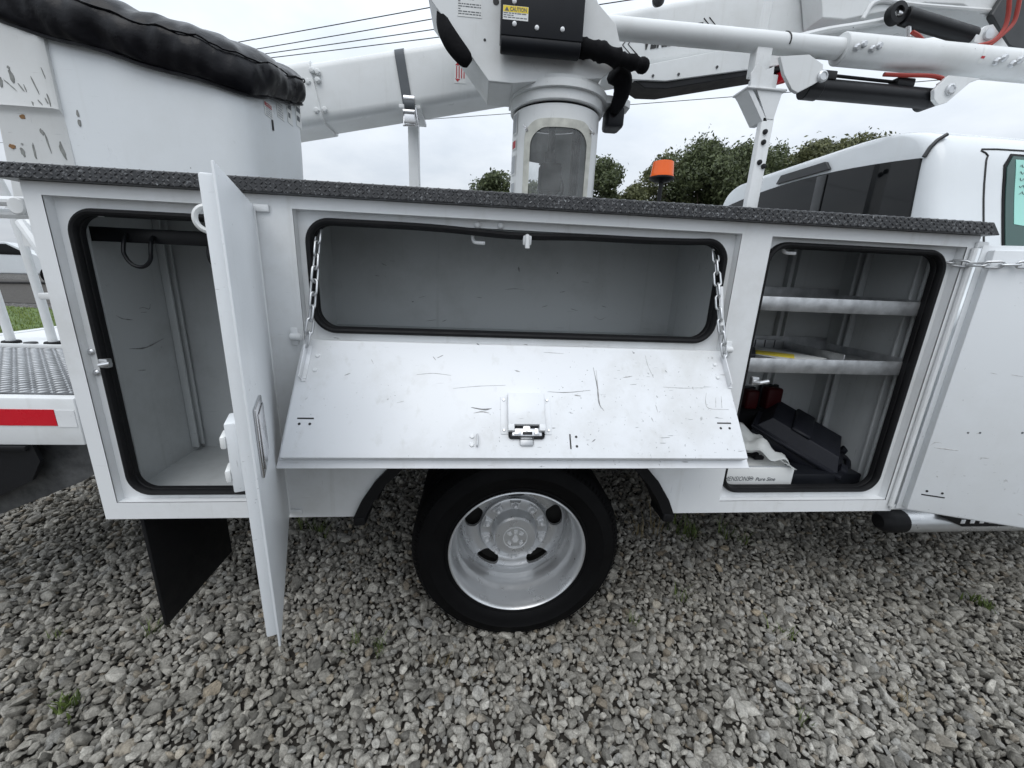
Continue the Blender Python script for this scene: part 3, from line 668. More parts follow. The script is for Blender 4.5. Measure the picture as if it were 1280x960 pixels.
def slot(px, py, vert=False):
    a, b = flip_uv(px, py); mb = MB()
    if vert:
        mb.box(a-.002, a+.002, b-.022, b+.022, .0035, .0048, 0, M=MM); dots = ((a+.018, b-.014), (a+.018, b+.014))
    else:
        mb.box(a-.022, a+.022, b-.002, b+.002, .0035, .0048, 0, M=MM); dots = ((a-.014, b+.016), (a+.014, b+.016))
    for (u_, v_) in dots:
        q = MM @ V3((u_, v_, .0035)); mb.tube([q, q+nm*.0012], .0038, 10)
    mb.build('drain_slot', 'ink_black', DFLIP)
slot(382, 523); slot(905, 529); slot(713, 552, True)
a, b = flip_uv(598, 551); mb = MB(); mb.box(a-.006, a-.001, b-.018, b+.018, .0035, .018, .002, M=MM); mb.build('cable_tab', 'galvanised', DFLIP)
for db in (-.012, .012):
    q = MM @ V3((a-.018, b+db, .004)); mb = MB(); mb.tube([q, q+nm*.004], [.007, .005], 12); mb.build('rivet', 'white_paint', DFLIP)
# front compartment door, folded almost flat forward
af = math.radians(-21); uf = V3((math.cos(af), math.sin(af), 0)); nf = V3((math.sin(af), -math.cos(af), 0))
DFRONT, MF = door((1.634, -.014, .615), uf, V3((0, 0, 1)), nf, .70, .966, 'door_paint', 0)
def front_uv(px, py):
    d = ray(px, py); o = MF @ V3((0, 0, .036)); t = (o-CAMPOS).dot(nf)/d.dot(nf); q = CAMPOS+d*t-V3((1.634, -.014, .615)); return q.dot(uf), q.z
a, b = front_uv(1166, 620); mb = MB(); mb.box(a-.035, a+.035, b-.0022, b+.0022, .0355, .0372, 0, M=MF)
for da in (-.022, .024):
    q = MF @ V3((a+da, b+.016, .0355)); mb.tube([q, q+nf*.0016], .0042, 10)
mb.build('drain_slot', 'ink_black', DFRONT)
for px in ((1210, 541), (1225, 541), (1278, 541)):
    a, b = front_uv(*px); q = MF @ V3((a, b, .0355)); mb = MB(); mb.tube([q, q+nf*.0014], .0034, 10); mb.build('rivet_hole', 'decal_ink', DFRONT)

# chains
def link_mesh():
    mb = MB(); L, B = .0135, .0100; pts = []
    for k in range(20):
        a = 2*math.pi*k/20; x, z = B*math.cos(a), B*math.sin(a); pts.append((x, 0, z+(L if z >= 0 else -L)))
    mb.tube(pts, .0036, 6, closed=True, ref=(0, 1, 0)); me = bpy.data.meshes.new('link'); me.from_pydata(mb.v, [], mb.f); me.materials.append(MAT['zinc'])
    me.polygons.foreach_set('use_smooth', [True]*len(me.polygons)); return me
LINK = link_mesh()
def chain(pts, root_mb, parent, mats='white_paint'):
    root = root_mb.build('chain', mats, parent); path = smoothpath(pts, 12); pitch = .0385; acc = 0; k = 0; q = path[0]
    res = [path[0]]
    for a, b in zip(path[:-1], path[1:]):
        seg = (b-a).length
        while acc+seg >= pitch:
            t = (pitch-acc)/seg; a = a+(b-a)*t; seg = (b-a).length; acc = 0; res.append(a)
        acc += seg
    for i in range(len(res)-1):
        m = (res[i]+res[i+1])/2; d = (res[i+1]-res[i]).normalized(); o = bpy.data.objects.new('link', LINK); COL.objects.link(o); place(o, m, root)
        qt = d.to_track_quat('Z', 'Y'); o.rotation_mode = 'QUATERNION'; o.rotation_quaternion = qt @ Euler((0, 0, (math.pi/2 if i % 2 else 0)+.35+random.uniform(-.2, .2))).to_quaternion()
for sgn, topx, dpx in ((-1, (398, 287), (385, 440)), (1, (894, 312), (903, 452))):
    tp = at(*topx, .045); a, b = flip_uv(*dpx); dp = MM @ V3((a, b, .018)); mid = (tp+dp)/2+V3((0, -.02, -.02))
    mb = MB(); mb.box(tp.x-.010, tp.x+.010, .04, .052, tp.z-.004, tp.z+.020, .003)
    m2 = MB(); m2.box(a-.004, a+.010, b-.020, b+.095, .004, .007, .001, M=MM); m2.box(a-.004, a-.001, b-.015, b+.09, .006, .028, .001, M=MM); m2.build('chain_bracket', 'flip_door_paint', DFLIP)
    if sgn > 0: m2 = MB(); m2.tube([tp+V3((.014, -.045, -.115)), tp+V3((.020, -.075, -.235))], .0065, 8); m2.build('chain_sleeve', 'white_paint', BODY)
    chain([tp, tp*.65+dp*.35+V3((-.004*sgn, -.008, -.010)), tp*.35+dp*.65+V3((-.006*sgn, -.010, -.012)), dp], mb, BODY)
    for db in (.012, .058):
        q = MM @ V3((a+.030*(1 if sgn < 0 else -1), b+db, .004)); m2 = MB(); m2.tube([q, q+nm*.004], [.0075, .005], 12); m2.build('rivet', 'white_paint', DFLIP)
tp = at(1172, 325, .050); a, b = front_uv(1240, 331); dp = MF @ V3((a, b, .050)); a2, b2 = front_uv(1330, 331); dp2 = MF @ V3((a2, b2, .046))
mb = MB(); mb.box(tp.x-.012, tp.x+.008, tp.y-.010, tp.y+.012, tp.z-.008, tp.z+.020, .003); q = dp2; m2 = MB(); m2.box(q.x-.012, q.x+.012, q.y-.01, q.y+.02, q.z-.012, q.z+.012, .002); m2.build('chain_bracket', 'door_paint', DFRONT)
chain([tp, tp*.5+dp*.5+V3((0, 0, -.006)), dp, dp2], mb, BODY)

# shelves of the front compartment
for zt_, zl in ((1.391, 1.343), (1.178, 1.126)):
    mb = MB(); mb.box(.872, 1.592, .050, .0525, zl, zt_, .0008); mb.box(.872, 1.592, .0525, DEEP-.03, zt_-.026, zt_-.023); mb.box(.872, 1.592, DEEP-.0325, DEEP-.030, zt_-.023, zt_+.03); mb.box(1.5895, 1.592, .0525, DEEP-.033, zt_-.023, zt_+.006)
    mb.build('shelf', 'galvanised', BODY, bevel=.0008)

# ------------------------------------------------------------------ rear wheels
WX, WZ = .1715, .405
def wheel(y, face=1, detail=True):
    """y = plane of the rim lip, face = +1 when the dish looks at -Y"""
    c = (WX, y, WZ); f = face
    def pf(P): return [(r, h*f) for r, h in P]
    mb = MB()
    prof = [(.252, .045), (.254, .020), (.262, .010), (.272, .006), (.276, .0085), (.280, .005), (.305, -.004), (.325, -.008), (.329, -.0105), (.333, -.0085), (.352, -.005), (.366, .004), (.372, .008), (.376, .0075), (.388, .022), (.397, .036), (.4015, .050)]
    for k in range(5):
        z = .050+k*.033; prof += [(.4030, z+.004), (.4030, z+.024), (.393, z+.026), (.393, z+.031)]
    prof += [(.4015, .216), (.396, .230), (.380, .246), (.33, .262), (.262, .252), (.252, .22)]
    mb.lathe(pf(prof), c, 96)
    # moulded rim of small ribs round the sidewall
    if detail:
        for k in range(120):
            a = 2*math.pi*k/120; ca, sa = math.cos(a), math.sin(a)
            for (r0, r1, hh) in ((.378, .389, .016),):
                p0, p1 = V3((WX+ca*r0, y+f*.004, WZ+sa*r0)), V3((WX+ca*r1, y+f*.017, WZ+sa*r1)); mb.tube([p0, p1], .0022, 4)
    tyre = mb.build('tyre', 'tyre_rubber', None if False else WHEEL_PARENT, sharp=30)
    mb = MB()
    mb.lathe(pf([(.254, .030), (.2595, .022), (.2625, .012), (.2615, .006), (.2575, .004), (.2535, .008), (.2500, .018), (.2475, .026), (.2455, .050), (.2440, .080), (.2405, .094), (.2345, .102), (.2315, .112), (.2305, .140), (.2295, .156), (.2255, .162), (.2245, .168), (.2235, .180), (.2225, .190), (.2200, .1935)]), c, 96)
    # disc with five hand holes
    def ydisc(r): t = max(0, min(1, (r-.13)/(.220-.13))); return .1935-.022*math.sin(math.pi*t)**.8-.004*(1-t)
    n = 5
    for k in range(n):
        th0 = -math.pi/2+math.pi/5+2*math.pi*k/n; half = math.pi/n; rc, ra, ta = .179, .0315, .265
        corner = [math.atan2(sr*1.0, sx*1.0) for sx, sr in ((1, 1), (-1, 1), (-1, -1), (1, -1))]
        angs = sorted(set([round(2*math.pi*i/48-math.pi, 5) for i in range(48)]+[round(a_, 5) for a_ in corner])); rings = []; K = 5
        for a_ in angs:
            ct, st = math.cos(a_), math.sin(a_); m = max(abs(ct), abs(st)); bx, by = ct/m, st/m
            rb = .2200 if by >= .999 else (.128 if by <= -.999 else rc+(by*(.2200-rc) if by > 0 else by*(rc-.128))); tb = bx*half
            e = 2.6; den = (abs(ct)**e+abs(st)**e)**(1/e); hx, hr = ta*ct/den, rc+ra*st/den*(1.0 if st > 0 else 1.15)
            rings.append([(th0+hx*(1-q/K)+tb*(q/K), hr*(1-q/K)+rb*(q/K)) for q in range(K+1)])
        vs = []; fs = []; na = len(angs)
        for rg in rings:
            th, r = rg[0]; vs.append((WX+math.cos(th)*(r), y+f*(ydisc(r)+.014), WZ+math.sin(th)*r))
            for th, r in rg: vs.append((WX+math.cos(th)*r, y+f*ydisc(r), WZ+math.sin(th)*r))
        S = K+2
        for i in range(na):
            j = (i+1) % na
            for q in range(S-1): fs.append((i*S+q, i*S+q+1, j*S+q+1, j*S+q))
        mb.add(vs, fs)
    mb.lathe(pf([(.13, .1895), (.05, .1895)]), c, 48)
    rim = mb.build('rim', 'rim_silver', WHEEL_PARENT, sharp=40)
    mb = MB(); mb.lathe(pf([(.215, .232), (.10, .228), (.0, .228)]), c, 40); mb.lathe(pf([(.249, .06), (.240, .12), (.232, .17), (.226, .25)]), c, 40); mb.build('brake_drum', 'axle_dark', WHEEL_PARENT)
    if not detail: return
    mb = MB()
    mb.lathe(pf([(.128, .190), (.1385, .184), (.1415, .172), (.1395, .164), (.132, .1605), (.096, .1585), (.0925, .152), (.0900, .124), (.0875, .113), (.081, .1065), (.060, .1025), (.050, .1020), (.0, .1015)]), c, 72)
    hub = mb.build('hub_cover', 'rim_silver', WHEEL_PARENT, sharp=32)
    for k in range(10):
        a = math.pi/2+2*math.pi*k/10; ca, sa = math.cos(a), math.sin(a); R_ = lambda rr, tt, h: (WX+ca*rr-sa*tt, y+f*h, WZ+sa*rr+ca*tt)
        mb = MB(); mb.add([R_(.103, -.012, .1490), R_(.103, .012, .1490), R_(.130, .020, .1490), R_(.130, -.020, .1490), R_(.100, -.015, .1605), R_(.100, .015, .1605), R_(.134, .023, .1625), R_(.134, -.023, .1625)], [(0, 1, 2, 3), (0, 4, 5, 1), (1, 5, 6, 2), (2, 6, 7, 3), (3, 7, 4, 0)])
        mb.tube([R_(.117, 0, .155), R_(.117, 0, .139), R_(.117, 0, .133), R_(.117, 0, .131)], [.0125, .0110, .007, .001], 12)
        mb.build('lug_cover', 'lit_rim_silver', hub)
    # ram's-head badge pressed into the cap, as five bright facets round a wedge
    mb = MB(); Q = lambda x_, z_, h: (WX+x_, y+f*(.1018-h), WZ+z_)
    def facet(P, h=.005): n_ = len(P); mb.add([Q(*p_, .0) for p_ in P]+[Q(p_[0]*.97, p_[1]*.97, h) for p_ in P], [tuple(range(n_, 2*n_))]+[(i, (i+1) % n_, n_+(i+1) % n_, n_+i) for i in range(n_)])
    facet([(-.008, .024), (.008, .024), (.007, .036), (-.007, .036)]); facet([(-.013, .018), (-.020, .030), (-.034, .022), (-.026, .012)]); facet([(.013, .018), (.020, .030), (.034, .022), (.026, .012)])
    facet([(-.016, -.022), (-.028, -.012), (-.032, -.022), (-.020, -.034)]); facet([(.016, -.022), (.028, -.012), (.032, -.022), (.020, -.034)]); facet([(0, .022), (-.014, -.006), (-.006, -.020), (.006, -.020), (.014, -.006)], .004); facet([(-.030, -.040), (.030, -.040), (.027, -.044), (-.027, -.044)], .003)
    mb.lathe([(.050, f*.1022), (.049, f*.099), (.046, f*.0995), (.046, f*.1022)], c, 40); mb.build('badge', 'lit_rim_silver', hub)
def wheel_root(y):
    mb = MB(); mb.cyl((WX, y+.06, WZ), (WX, y+.22, WZ), .10, 24); return mb.build('wheel', 'axle_dark', TRUCK)
WHEEL_PARENT = wheel_root(.17); wheel(.020, 1, True)
WHEEL_PARENT = wheel_root(.50); wheel(.60, -1, False)
WHEEL_PARENT = wheel_root(1.66); wheel(1.70, 1, False)
WHEEL_PARENT = wheel_root(2.0); wheel(2.28, -1, False)
mb = MB(); mb.cyl((WX, .5, WZ), (WX, 1.8, WZ), .075, 20); mb.lathe([(.0, -.2), (.12, -.17), (.19, -.06), (.19, .06), (.12, .17), (0, .2)], (WX, 1.15, WZ), 28); mb.build('rear_axle', 'axle_dark', TRUCK)
for y in (.72, 1.50): mb = MB(); mb.box(-1.9, 4.6, y, y+.08, .58, .80, .01); mb.build('chassis_rail', 'axle_dark', TRUCK)
mb = MB(); mb.box(.85, 1.70, .84, 1.46, .36, .66, .04, seg=3); mb.build('light_block_tank', 'axle_dark', TRUCK)  # unseen dark tank shape, added to block light under the truck
mb = MB(); mb.box(-1.05, -.45, .50, 1.80, .34, .60, .02); mb.build('light_block_beam', 'axle_dark', TRUCK)  # added dark cross beam, unseen, keeps light off the gravel underneath
mb = MB(); mb.cyl((WX, 1.15, WZ+.02), (2.8, 1.15, .52), .045, 16); mb.build('light_block_shaft', 'axle_dark', TRUCK)  # unseen shaft, added with the boxes to darken the underside
mb = MB(); mb.box(.80, 1.60, 1.62, 2.20, .30, .585, .02); mb.build('light_block_box', 'axle_dark', TRUCK)  # unseen dark box added to stop light from the far side
mb = MB(); mb.tube(smoothpath([(2.6, .62, .50), (1.4, .60, .50), (.75, .66, .60), (-.3, .66, .66), (-1.0, .62, .55)], 8), .04, 12); mb.build('light_block_pipe', 'axle_dark', TRUCK)  # added unseen pipe, one more light blocker below the body
mb = MB(); mb.box(-1.205, 1.62, .48, 1.82, .98, 1.02); mb.build('deck', 'worn_tread', TRUCK)
mb = MB(); mb.box(X0, X1, 1.825, 2.30, ZB, 1.611, .004); mb.box(X0-.03, X1+.03, 1.81, 2.33, 1.612, 1.65, .003); mb.build('far_side_body', 'white_paint', TRUCK)

# mud flap behind the rear compartment
mb = MB(); mb.box(-1.152, -1.138, .055, .475, .095, .60, .004); mb.build('mud_flap', 'black_rubber', TRUCK)

# ------------------------------------------------------------------ tail shelf
mb = MB(); mb.box(-2.45, X0-.002, -.004, .10, .856, 1.010, .006); mb.box(-2.45, X0-.002, .10, 2.30, .90, 1.008, .004); mb.box(-2.50, -2.45, -.004, 2.30, .80, 1.012, .004)
SHELF = mb.build('tail_shelf', 'white_paint_worn', TRUCK)
mb = MB(); mb.box(-2.44, X0-.004, .028, .70, 1.0085, 1.014, .001); TP = mb.build('tread_plate', 'worn_tread', SHELF)
mb = MB(); i = 0
for x in np.arange(-2.42, X0-.02, .0265):
    for q, y in enumerate(np.arange(.045, .69, .0265)):
        a = math.radians(45 if (q+i) % 2 else -45); lug(mb, (x, y, 1.014), (math.cos(a), math.sin(a), 0), (-math.sin(a), math.cos(a), 0), (0, 0, 1), .025, .0062, .0028)
    i += 1
o = mb.build('raised_lugs', 'galvanised', TP, recalc=False); o['kind'] = 'stuff'
mb = MB(); mb.box(-1.95, -1.268, -.0062, -.0045, .922, .974); mb.build('red_reflective_tape', 'red_tape', SHELF)
mb = MB(); mb.box(-1.266, -1.213, -.0062, -.0045, .918, .972); mb.build('white_reflective_tape', 'white_tape', SHELF)
mb = MB(); mb.box(-2.42, X0-.01, .715, .93, 1.0085, 1.022, .004); mb.box(-2.42, X0-.01, .704, .714, 1.0085, 1.030, .002); mb.build('shelf_ledge', 'white_paint_worn', SHELF)
for x in (-1.958, -2.135):
    mb = MB(); mb.tube(smoothpath([(x, .76, 1.02), (x-.01, .76, 1.3), (x-.03, .76, 1.62), (x-.05, .74, 1.78)], 6), .0165, 12); mb.cyl((x, .76, 1.018), (x, .76, 1.034), .032, 14, mi=1, bev=.003); mb.build('grab_rail', ['white_paint_worn', 'black_rubber'], SHELF)
mb = MB(); mb.cyl((-2.05, .755, 1.018), (-2.05, .755, 1.030), .024, 12, bev=.003); mb.build('bolt', 'black_metal', SHELF)
# folding bracket behind the body corner
mb = MB(); mb.tube([(-1.45, .10, 1.565), (-1.235, .06, 1.565)], .013, 10); mb.tube([(-1.47, .13, 1.535), (-1.235, .08, 1.535)], .014, 10); mb.cyl((-1.26, .03, 1.55), (-1.26, .11, 1.55), .024, 14, bev=.004)
mb.tube(smoothpath([(-1.52, .30, 1.56), (-1.43, .25, 1.47), (-1.37, .22, 1.36), (-1.33, .20, 1.27)], 5), .024, 10, flat=.5); mb.tube(smoothpath([(-1.46, .24, 1.52), (-1.38, .20, 1.42), (-1.345, .18, 1.33)], 5), .014, 8)
mb.box(-1.40, -1.215, .17, .20, 1.285, 1.305, .004); mb.box(-1.335, -1.22, .20, .21, 1.16, 1.29, .004); mb.build('folding_step_bracket', 'white_paint_worn', TRUCK)
# dark step plates hung under the shelf
mb = MB(); mb.prism([(-2.4, .852), (-1.36, .852), (-1.352, .80), (-1.39, .735), (-1.62, .615), (-2.4, .5)], .000, .012); mb.box(-2.4, -1.372, -.012, .06, .838, .855, .003); mb.build('step_plate', 'black_metal', TRUCK)
mb = MB(); mb.prism([(-2.5, .85), (-1.225, .85), (-1.206, .755), (-1.30, .70), (-1.60, .57), (-2.5, .40)], .050, .058); mb.build('step_plate', 'worn_tread', TRUCK)

# ------------------------------------------------------------------ cab
YC = 1.15; CX = 1.82
half = [(.97, .50), (1.00, .62), (1.015, 1.0), (1.01, 1.25), (.985, 1.36), (.93, 1.43), (.875, 1.60), (.815, 1.80), (.782, 1.93), (.755, 2.0), (.71, 2.05), (.62, 2.085), (.46, 2.105), (.22, 2.117), (0, 2.12)]
half = [(float(p.x), float(p.y)) for p in smoothpath([V3((a_, b_, 0)) for a_, b_ in half], 3)]
def section(x, ins):
    P_ = [(x, YC-max(0, d-ins) if d > 0 else YC, min(z, 2.12-ins*.6) if z > 1.2 else z) for d, z in half]
    return P_+[(x, 2*YC-y_, z_) for x, y_, z_ in reversed(P_[:-1])]
mb = MB(); secs = [section(x, i) for x, i in ((CX, .075), (CX+.006, .045), (CX+.022, .020), (CX+.05, .006), (CX+.09, 0), (CX+.6, 0), (CX+1.35, .0))]
ws = [(x, y_, z_) for x, y_, z_ in section(CX+2.05, 0)]; ws = [(x, YC+(y_-YC)*.98, min(z_, 1.42)) for x, y_, z_ in ws]; secs.append(ws)
nS = len(secs[0]); vs = [p_ for s_ in secs for p_ in s_]; fs = []
for i in range(len(secs)-1):
    for k in range(nS-1): fs.append((i*nS+k, i*nS+k+1, (i+1)*nS+k+1, (i+1)*nS+k))
    fs.append((i*nS+nS-1, i*nS, (i+1)*nS, (i+1)*nS+nS-1))
fs += [tuple(range(nS)), tuple(reversed(range((len(secs)-1)*nS, len(secs)*nS)))]
mb.add(vs, fs); mb.box(CX+2.0, CX+3.1, YC-.95, YC+.95, .62, 1.34, .08)
CAB = mb.build('cab', 'cab_white', TRUCK, sharp=50)
def yside(z):                                              # half-width of the cab side at a height
    for (d0, z0), (d1, z1) in zip(half[:-1], half[1:]):
        if z0 <= z <= z1: return d0+(d1-d0)*(z-z0)/max(1e-6, z1-z0)
    return half[0][0]
def xz_patch(pts, off, th, name, mat, par=CAB):            # a sheet lying on the cab side
    mb = MB(); xs = [p_[0] for p_ in pts]; zs = [p_[1] for p_ in pts]
    N_ = 10; rows = []
    z0, z1 = min(zs), max(zs)
    for i in range(N_+1):
        z = z0+(z1-z0)*i/N_; cuts = []
        for (xa, za), (xb, zb_) in zip(pts, pts[1:]+pts[:1]):
            if (za-z)*(zb_-z) <= 0 and za != zb_: cuts.append(xa+(xb-xa)*(z-za)/(zb_-za))
        rows.append((min(cuts), max(cuts), z))
    vs = []
    for d in (off, off-th):
        for xa, xb, z in rows: vs += [(xa, YC-yside(z)-d, z), (xb, YC-yside(z)-d, z)]
    n_ = 2*(N_+1); fs = [(2*i, 2*i+1, 2*i+3, 2*i+2) for i in range(N_)]+[(n_+2*i+2, n_+2*i+3, n_+2*i+1, n_+2*i) for i in range(N_)]
    fs += [(2*i, 2*i+2, n_+2*i+2, n_+2*i) for i in range(N_)]+[(2*i+1, n_+2*i+1, n_+2*i+3, 2*i+3) for i in range(N_)]+[(0, n_, n_+1, 1), (2*N_, 2*N_+1, n_+2*N_+1, n_+2*N_)]
    mb.add(vs, fs); return mb.build(name, mat, par)
def on_side(px, py):
    Y = .35
    for _ in range(12): p_ = at(px, py, Y); Y = YC-yside(p_.z)
    return p_
# rear window: dark glass on the back wall, with slider bars and the high brake lamp
def on_back(px, py, X=CX): d = ray(px, py); return CAMPOS+d*(X/d.x)
wy0, wy1 = on_back(1153, 197).y, 1.80
def wz(y_): return 1.955+.065*math.sin(math.pi*min(1, max(0, (y_-.36)/(1.94-.36))))**.8
top = [(y_, wz(y_)-.012) for y_ in np.linspace(wy0+.0, wy1, 14)]; mb = MB(); mb.prism([(wy0-.05, 1.42)]+top+[(wy1+.06, 1.42)], CX-.010, CX+.004, 'YZ'); GLASS = mb.build('rear_window', 'privacy_glass', CAB, bevel=.004)
for px in ((1047, 215, 1001, 265),):
    a_ = on_back(px[0], px[1], CX-.014); b_ = on_back(px[2], px[3], CX-.014); mb = MB(); yy = (a_.y+b_.y)/2
    mb.box(CX-.018, CX-.010, yy-.03, yy+.03, 1.43, wz(yy)-.02, .002); mb.build('slider_bar', 'dark_trim', GLASS)
mb = MB(); mb.box(CX-.018, CX-.010, YC+.30, YC+.36, 1.43, wz(YC+.33)-.02, .002); mb.build('slider_bar', 'dark_trim', GLASS)
ya, yb_ = on_back(1040, 206).y, on_back(974, 222).y
mb = MB(); mb.prism([(ya-.005, wz(ya)+.004), (yb_, wz(yb_)+.002), (yb_-.03, wz(yb_)+.045), (ya+.03, wz(ya)+.048)], CX-.016, CX+.03, 'YZ'); mb.build('high_brake_lamp', 'dark_trim', CAB, bevel=.004)
# roof ditch moulding and door shut line
mb = MB()
mb.tube([on_back(1155, 196, CX-.004), on_back(1163, 184, CX+.006), on_back(1172, 175, CX+.022), on_back(1184, 168, CX+.05)], .008, 6); mb.build('roof_moulding', 'dark_trim', CAB)
s1 = on_side(1229, 275); s2 = on_side(1231, 190)
seam = [(s1.x, z) for z in (1.0, 1.2, 1.36, 1.5)]+[(s1.x, 1.68), (s1.x+.002, 1.90), (s1.x+.015, 1.965), (s1.x+.06, 1.995), (s1.x+.9, 2.0)]
mb = MB(); mb.tube([(x_, YC-yside(z_)-.0005, z_) for x_, z_ in smoothpath([V3((a_, b_, 0)) for a_, b_ in seam], 4) for _ in (0,)] if False else [(p_.x, YC-yside(p_.y)-.0005, p_.y) for p_ in smoothpath([V3((a_, b_, 0)) for a_, b_ in seam], 4)], .0038, 6); mb.build('door_shut_line', 'ink_black', CAB)
w1 = on_side(1254, 305); w2 = on_side(1258, 192)
xz_patch([(w1.x-.01, 1.50), (w1.x+.75, 1.50), (w1.x+.70, w2.z), (w1.x+.03, w2.z), (w1.x-.005, w2.z-.04)], .004, .006, 'window_surround', 'black_rubber')
WG = xz_patch([(w1.x+.0, 1.51), (w1.x+.74, 1.51), (w1.x+.69, w2.z-.01), (w1.x+.035, w2.z-.01), (w1.x+.005, w2.z-.045)], .007, .005, 'side_window', 'side_glass')
k1 = on_side(1266, 200); k2 = on_side(1268, 288)
PAP = xz_patch([(k1.x, k2.z), (k1.x+.30, k2.z-.005), (k1.x+.30, k1.z), (k1.x+.003, k1.z)], .0085, .0012, 'window_sheet', 'mint_paper')
mb = MB()
for i in range(5):
    z = k1.z-.025-.026*i; x_ = k1.x+.02
    pts = [(x_+.006*j, YC-yside(z)-.0098, z+.006*math.sin(j*1.9+i)) for j in range(int(20+6*math.sin(i)))]; mb.tube(pts, .0012, 4)
mb.build('handwriting', 'decal_ink', WG)
mb = MB(); mb.cyl((CX+.10, YC-yside(1.3)-.0, 1.30), (CX+.10, YC-yside(1.3)-.02, 1.30), .07, 20); mb.build('fuel_flap', 'cab_white', CAB)
# running board
rb = at(1112, 645, .10); RBZ, RBY = at(1180, 650, .10).z, .10
mb = MB(); mb.cyl((rb.x+.055, RBY, RBZ-.0), (rb.x+1.7, RBY, RBZ), .048, 22); RB = mb.build('running_board', 'rim_silver', TRUCK)
mb = MB(); mb.lathe([(0, -.052), (.028, -.048), (.041, -.034), (.0485, -.008), (.0485, .055)], (rb.x, RBY, RBZ), 22, 'X'); mb.build('end_cap', 'black_rubber', RB)
mb = MB(); sx = at(1195, 645, .06).x; mb.prism([(sx-.07, RBZ+.046), (sx+.5, RBZ+.046), (sx+.5, RBZ-.0), (sx+.03, RBZ+.002)], RBY-.0510, RBY-.044); mb.box(sx-.07, sx+.5, RBY-.046, RBY+.04, RBZ+.044, RBZ+.052, .003); mb.build('step_pad', 'black_rubber', RB)
for k in range(9):
    mb = MB(); mb.box(sx+.015+k*.045, sx+.035+k*.045, RBY-.0535, RBY-.0505, RBZ+.018, RBZ+.036, .001); mb.build('grip_stud', 'white_tape', RB)
mb = MB(); [mb.box(x_, x_+.05, RBY, .75, RBZ-.02, RBZ+.02, .004) for x_ in (rb.x+.3, rb.x+1.3)]; mb.build('board_bracket', 'axle_dark', TRUCK)
# front axle wheels
for y_ in (.20, 1.84):
    mb = MB(); mb.lathe([(.25, .02), (.27, .0), (.33, -.005), (.385, .03), (.403, .06), (.403, .2), (.385, .24), (.33, .27), (.25, .25)], (4.15, y_, .405), 56); w_ = mb.build('wheel', 'tyre_rubber', TRUCK)
    mb = MB(); mb.lathe([(.255, .02), (.24, .06), (.20, .08), (.12, .02), (0, .0)], (4.15, y_, .405), 40); mb.build('rim', 'rim_silver', w_)

# ------------------------------------------------------------------ turret pedestal
PX, PY, PR = .400, 1.15, .232
def on_ped(x, z, dr=0): r = PR-.003+dr; return (x, PY-math.sqrt(max(0, r*r-(x-PX)**2)), z)
wl0, wl1, wz0, wz1 = PX-.152, PX+.132, 1.66, at(698, 160, .93).z
def in_rr(x, z, x0, x1, z0, z1_, r):
    if not (x0 <= x <= x1 and z0 <= z <= z1_): return False
    dx, dz = max(x0+r-x, x-(x1-r), 0), max(z0+r-z, z-(z1_-r), 0); return math.hypot(dx, dz) <= r
mb = MB(); mb.lathe([(PR+.03, 1.02), (PR+.03, 1.05), (PR+.002, 1.07), (PR, 1.50)], (PX, PY, 0), 72, 'Z')
NA = 180; zs_ = np.linspace(1.50, 2.225, 74); vs = []; fs = []          # upper barrel with a real opening front and back
for z in zs_:
    for k in range(NA): a = 2*math.pi*k/NA; r = PR-.006*(z-1.5)/.762; vs.append((PX+r*math.cos(a), PY+r*math.sin(a), z))
for j in range(len(zs_)-1):
    for k in range(NA):
        q = [j*NA+k, j*NA+(k+1) % NA, (j+1)*NA+(k+1) % NA, (j+1)*NA+k]
        hit = any((vs[i][1] < PY and in_rr(vs[i][0], vs[i][2], wl0-.006, wl1+.006, wz0-.006, wz1+.006, .075)) or (vs[i][1] > PY and in_rr(vs[i][0], vs[i][2], PX-.15, PX-.03, 1.84, 2.06, .04)) for i in q)
        if not hit: fs.append(q)
mb.add(vs, fs); PED = mb.build('turret_pedestal', 'boom_white', TRUCK, recalc=False)
mb = MB(); mb.lathe([(PR-.010, 2.225), (PR-.010, 2.235)], (PX, PY, 0), 56, 'Z'); mb.lathe([(.0, 2.235), (PR+.004, 2.235), (PR+.010, 2.24), (PR+.010, 2.290), (PR+.010, 2.34), (PR-.02, 2.34)], (PX, PY, 0), 64, 'Z', mi=1)
pts = [(PX+(PR+.028)*math.cos(a), PY+(PR+.028)*math.sin(a)) for a in np.linspace(math.radians(205), math.radians(335), 18)]
ear = [(PX-PR-.015, PY-.04)]+pts+[(PX+PR+.10, PY-.10), (PX+PR+.145, PY-.06), (PX+PR+.15, PY+.02), (PX+PR+.02, PY+.1), (PX-PR-.015, PY+.10)]
mb.prism(ear, 2.284, 2.318, 'XY', mi=1); mb.build('slewing_ring', ['black_rubber', 'boom_white'], PED, bevel=.004)
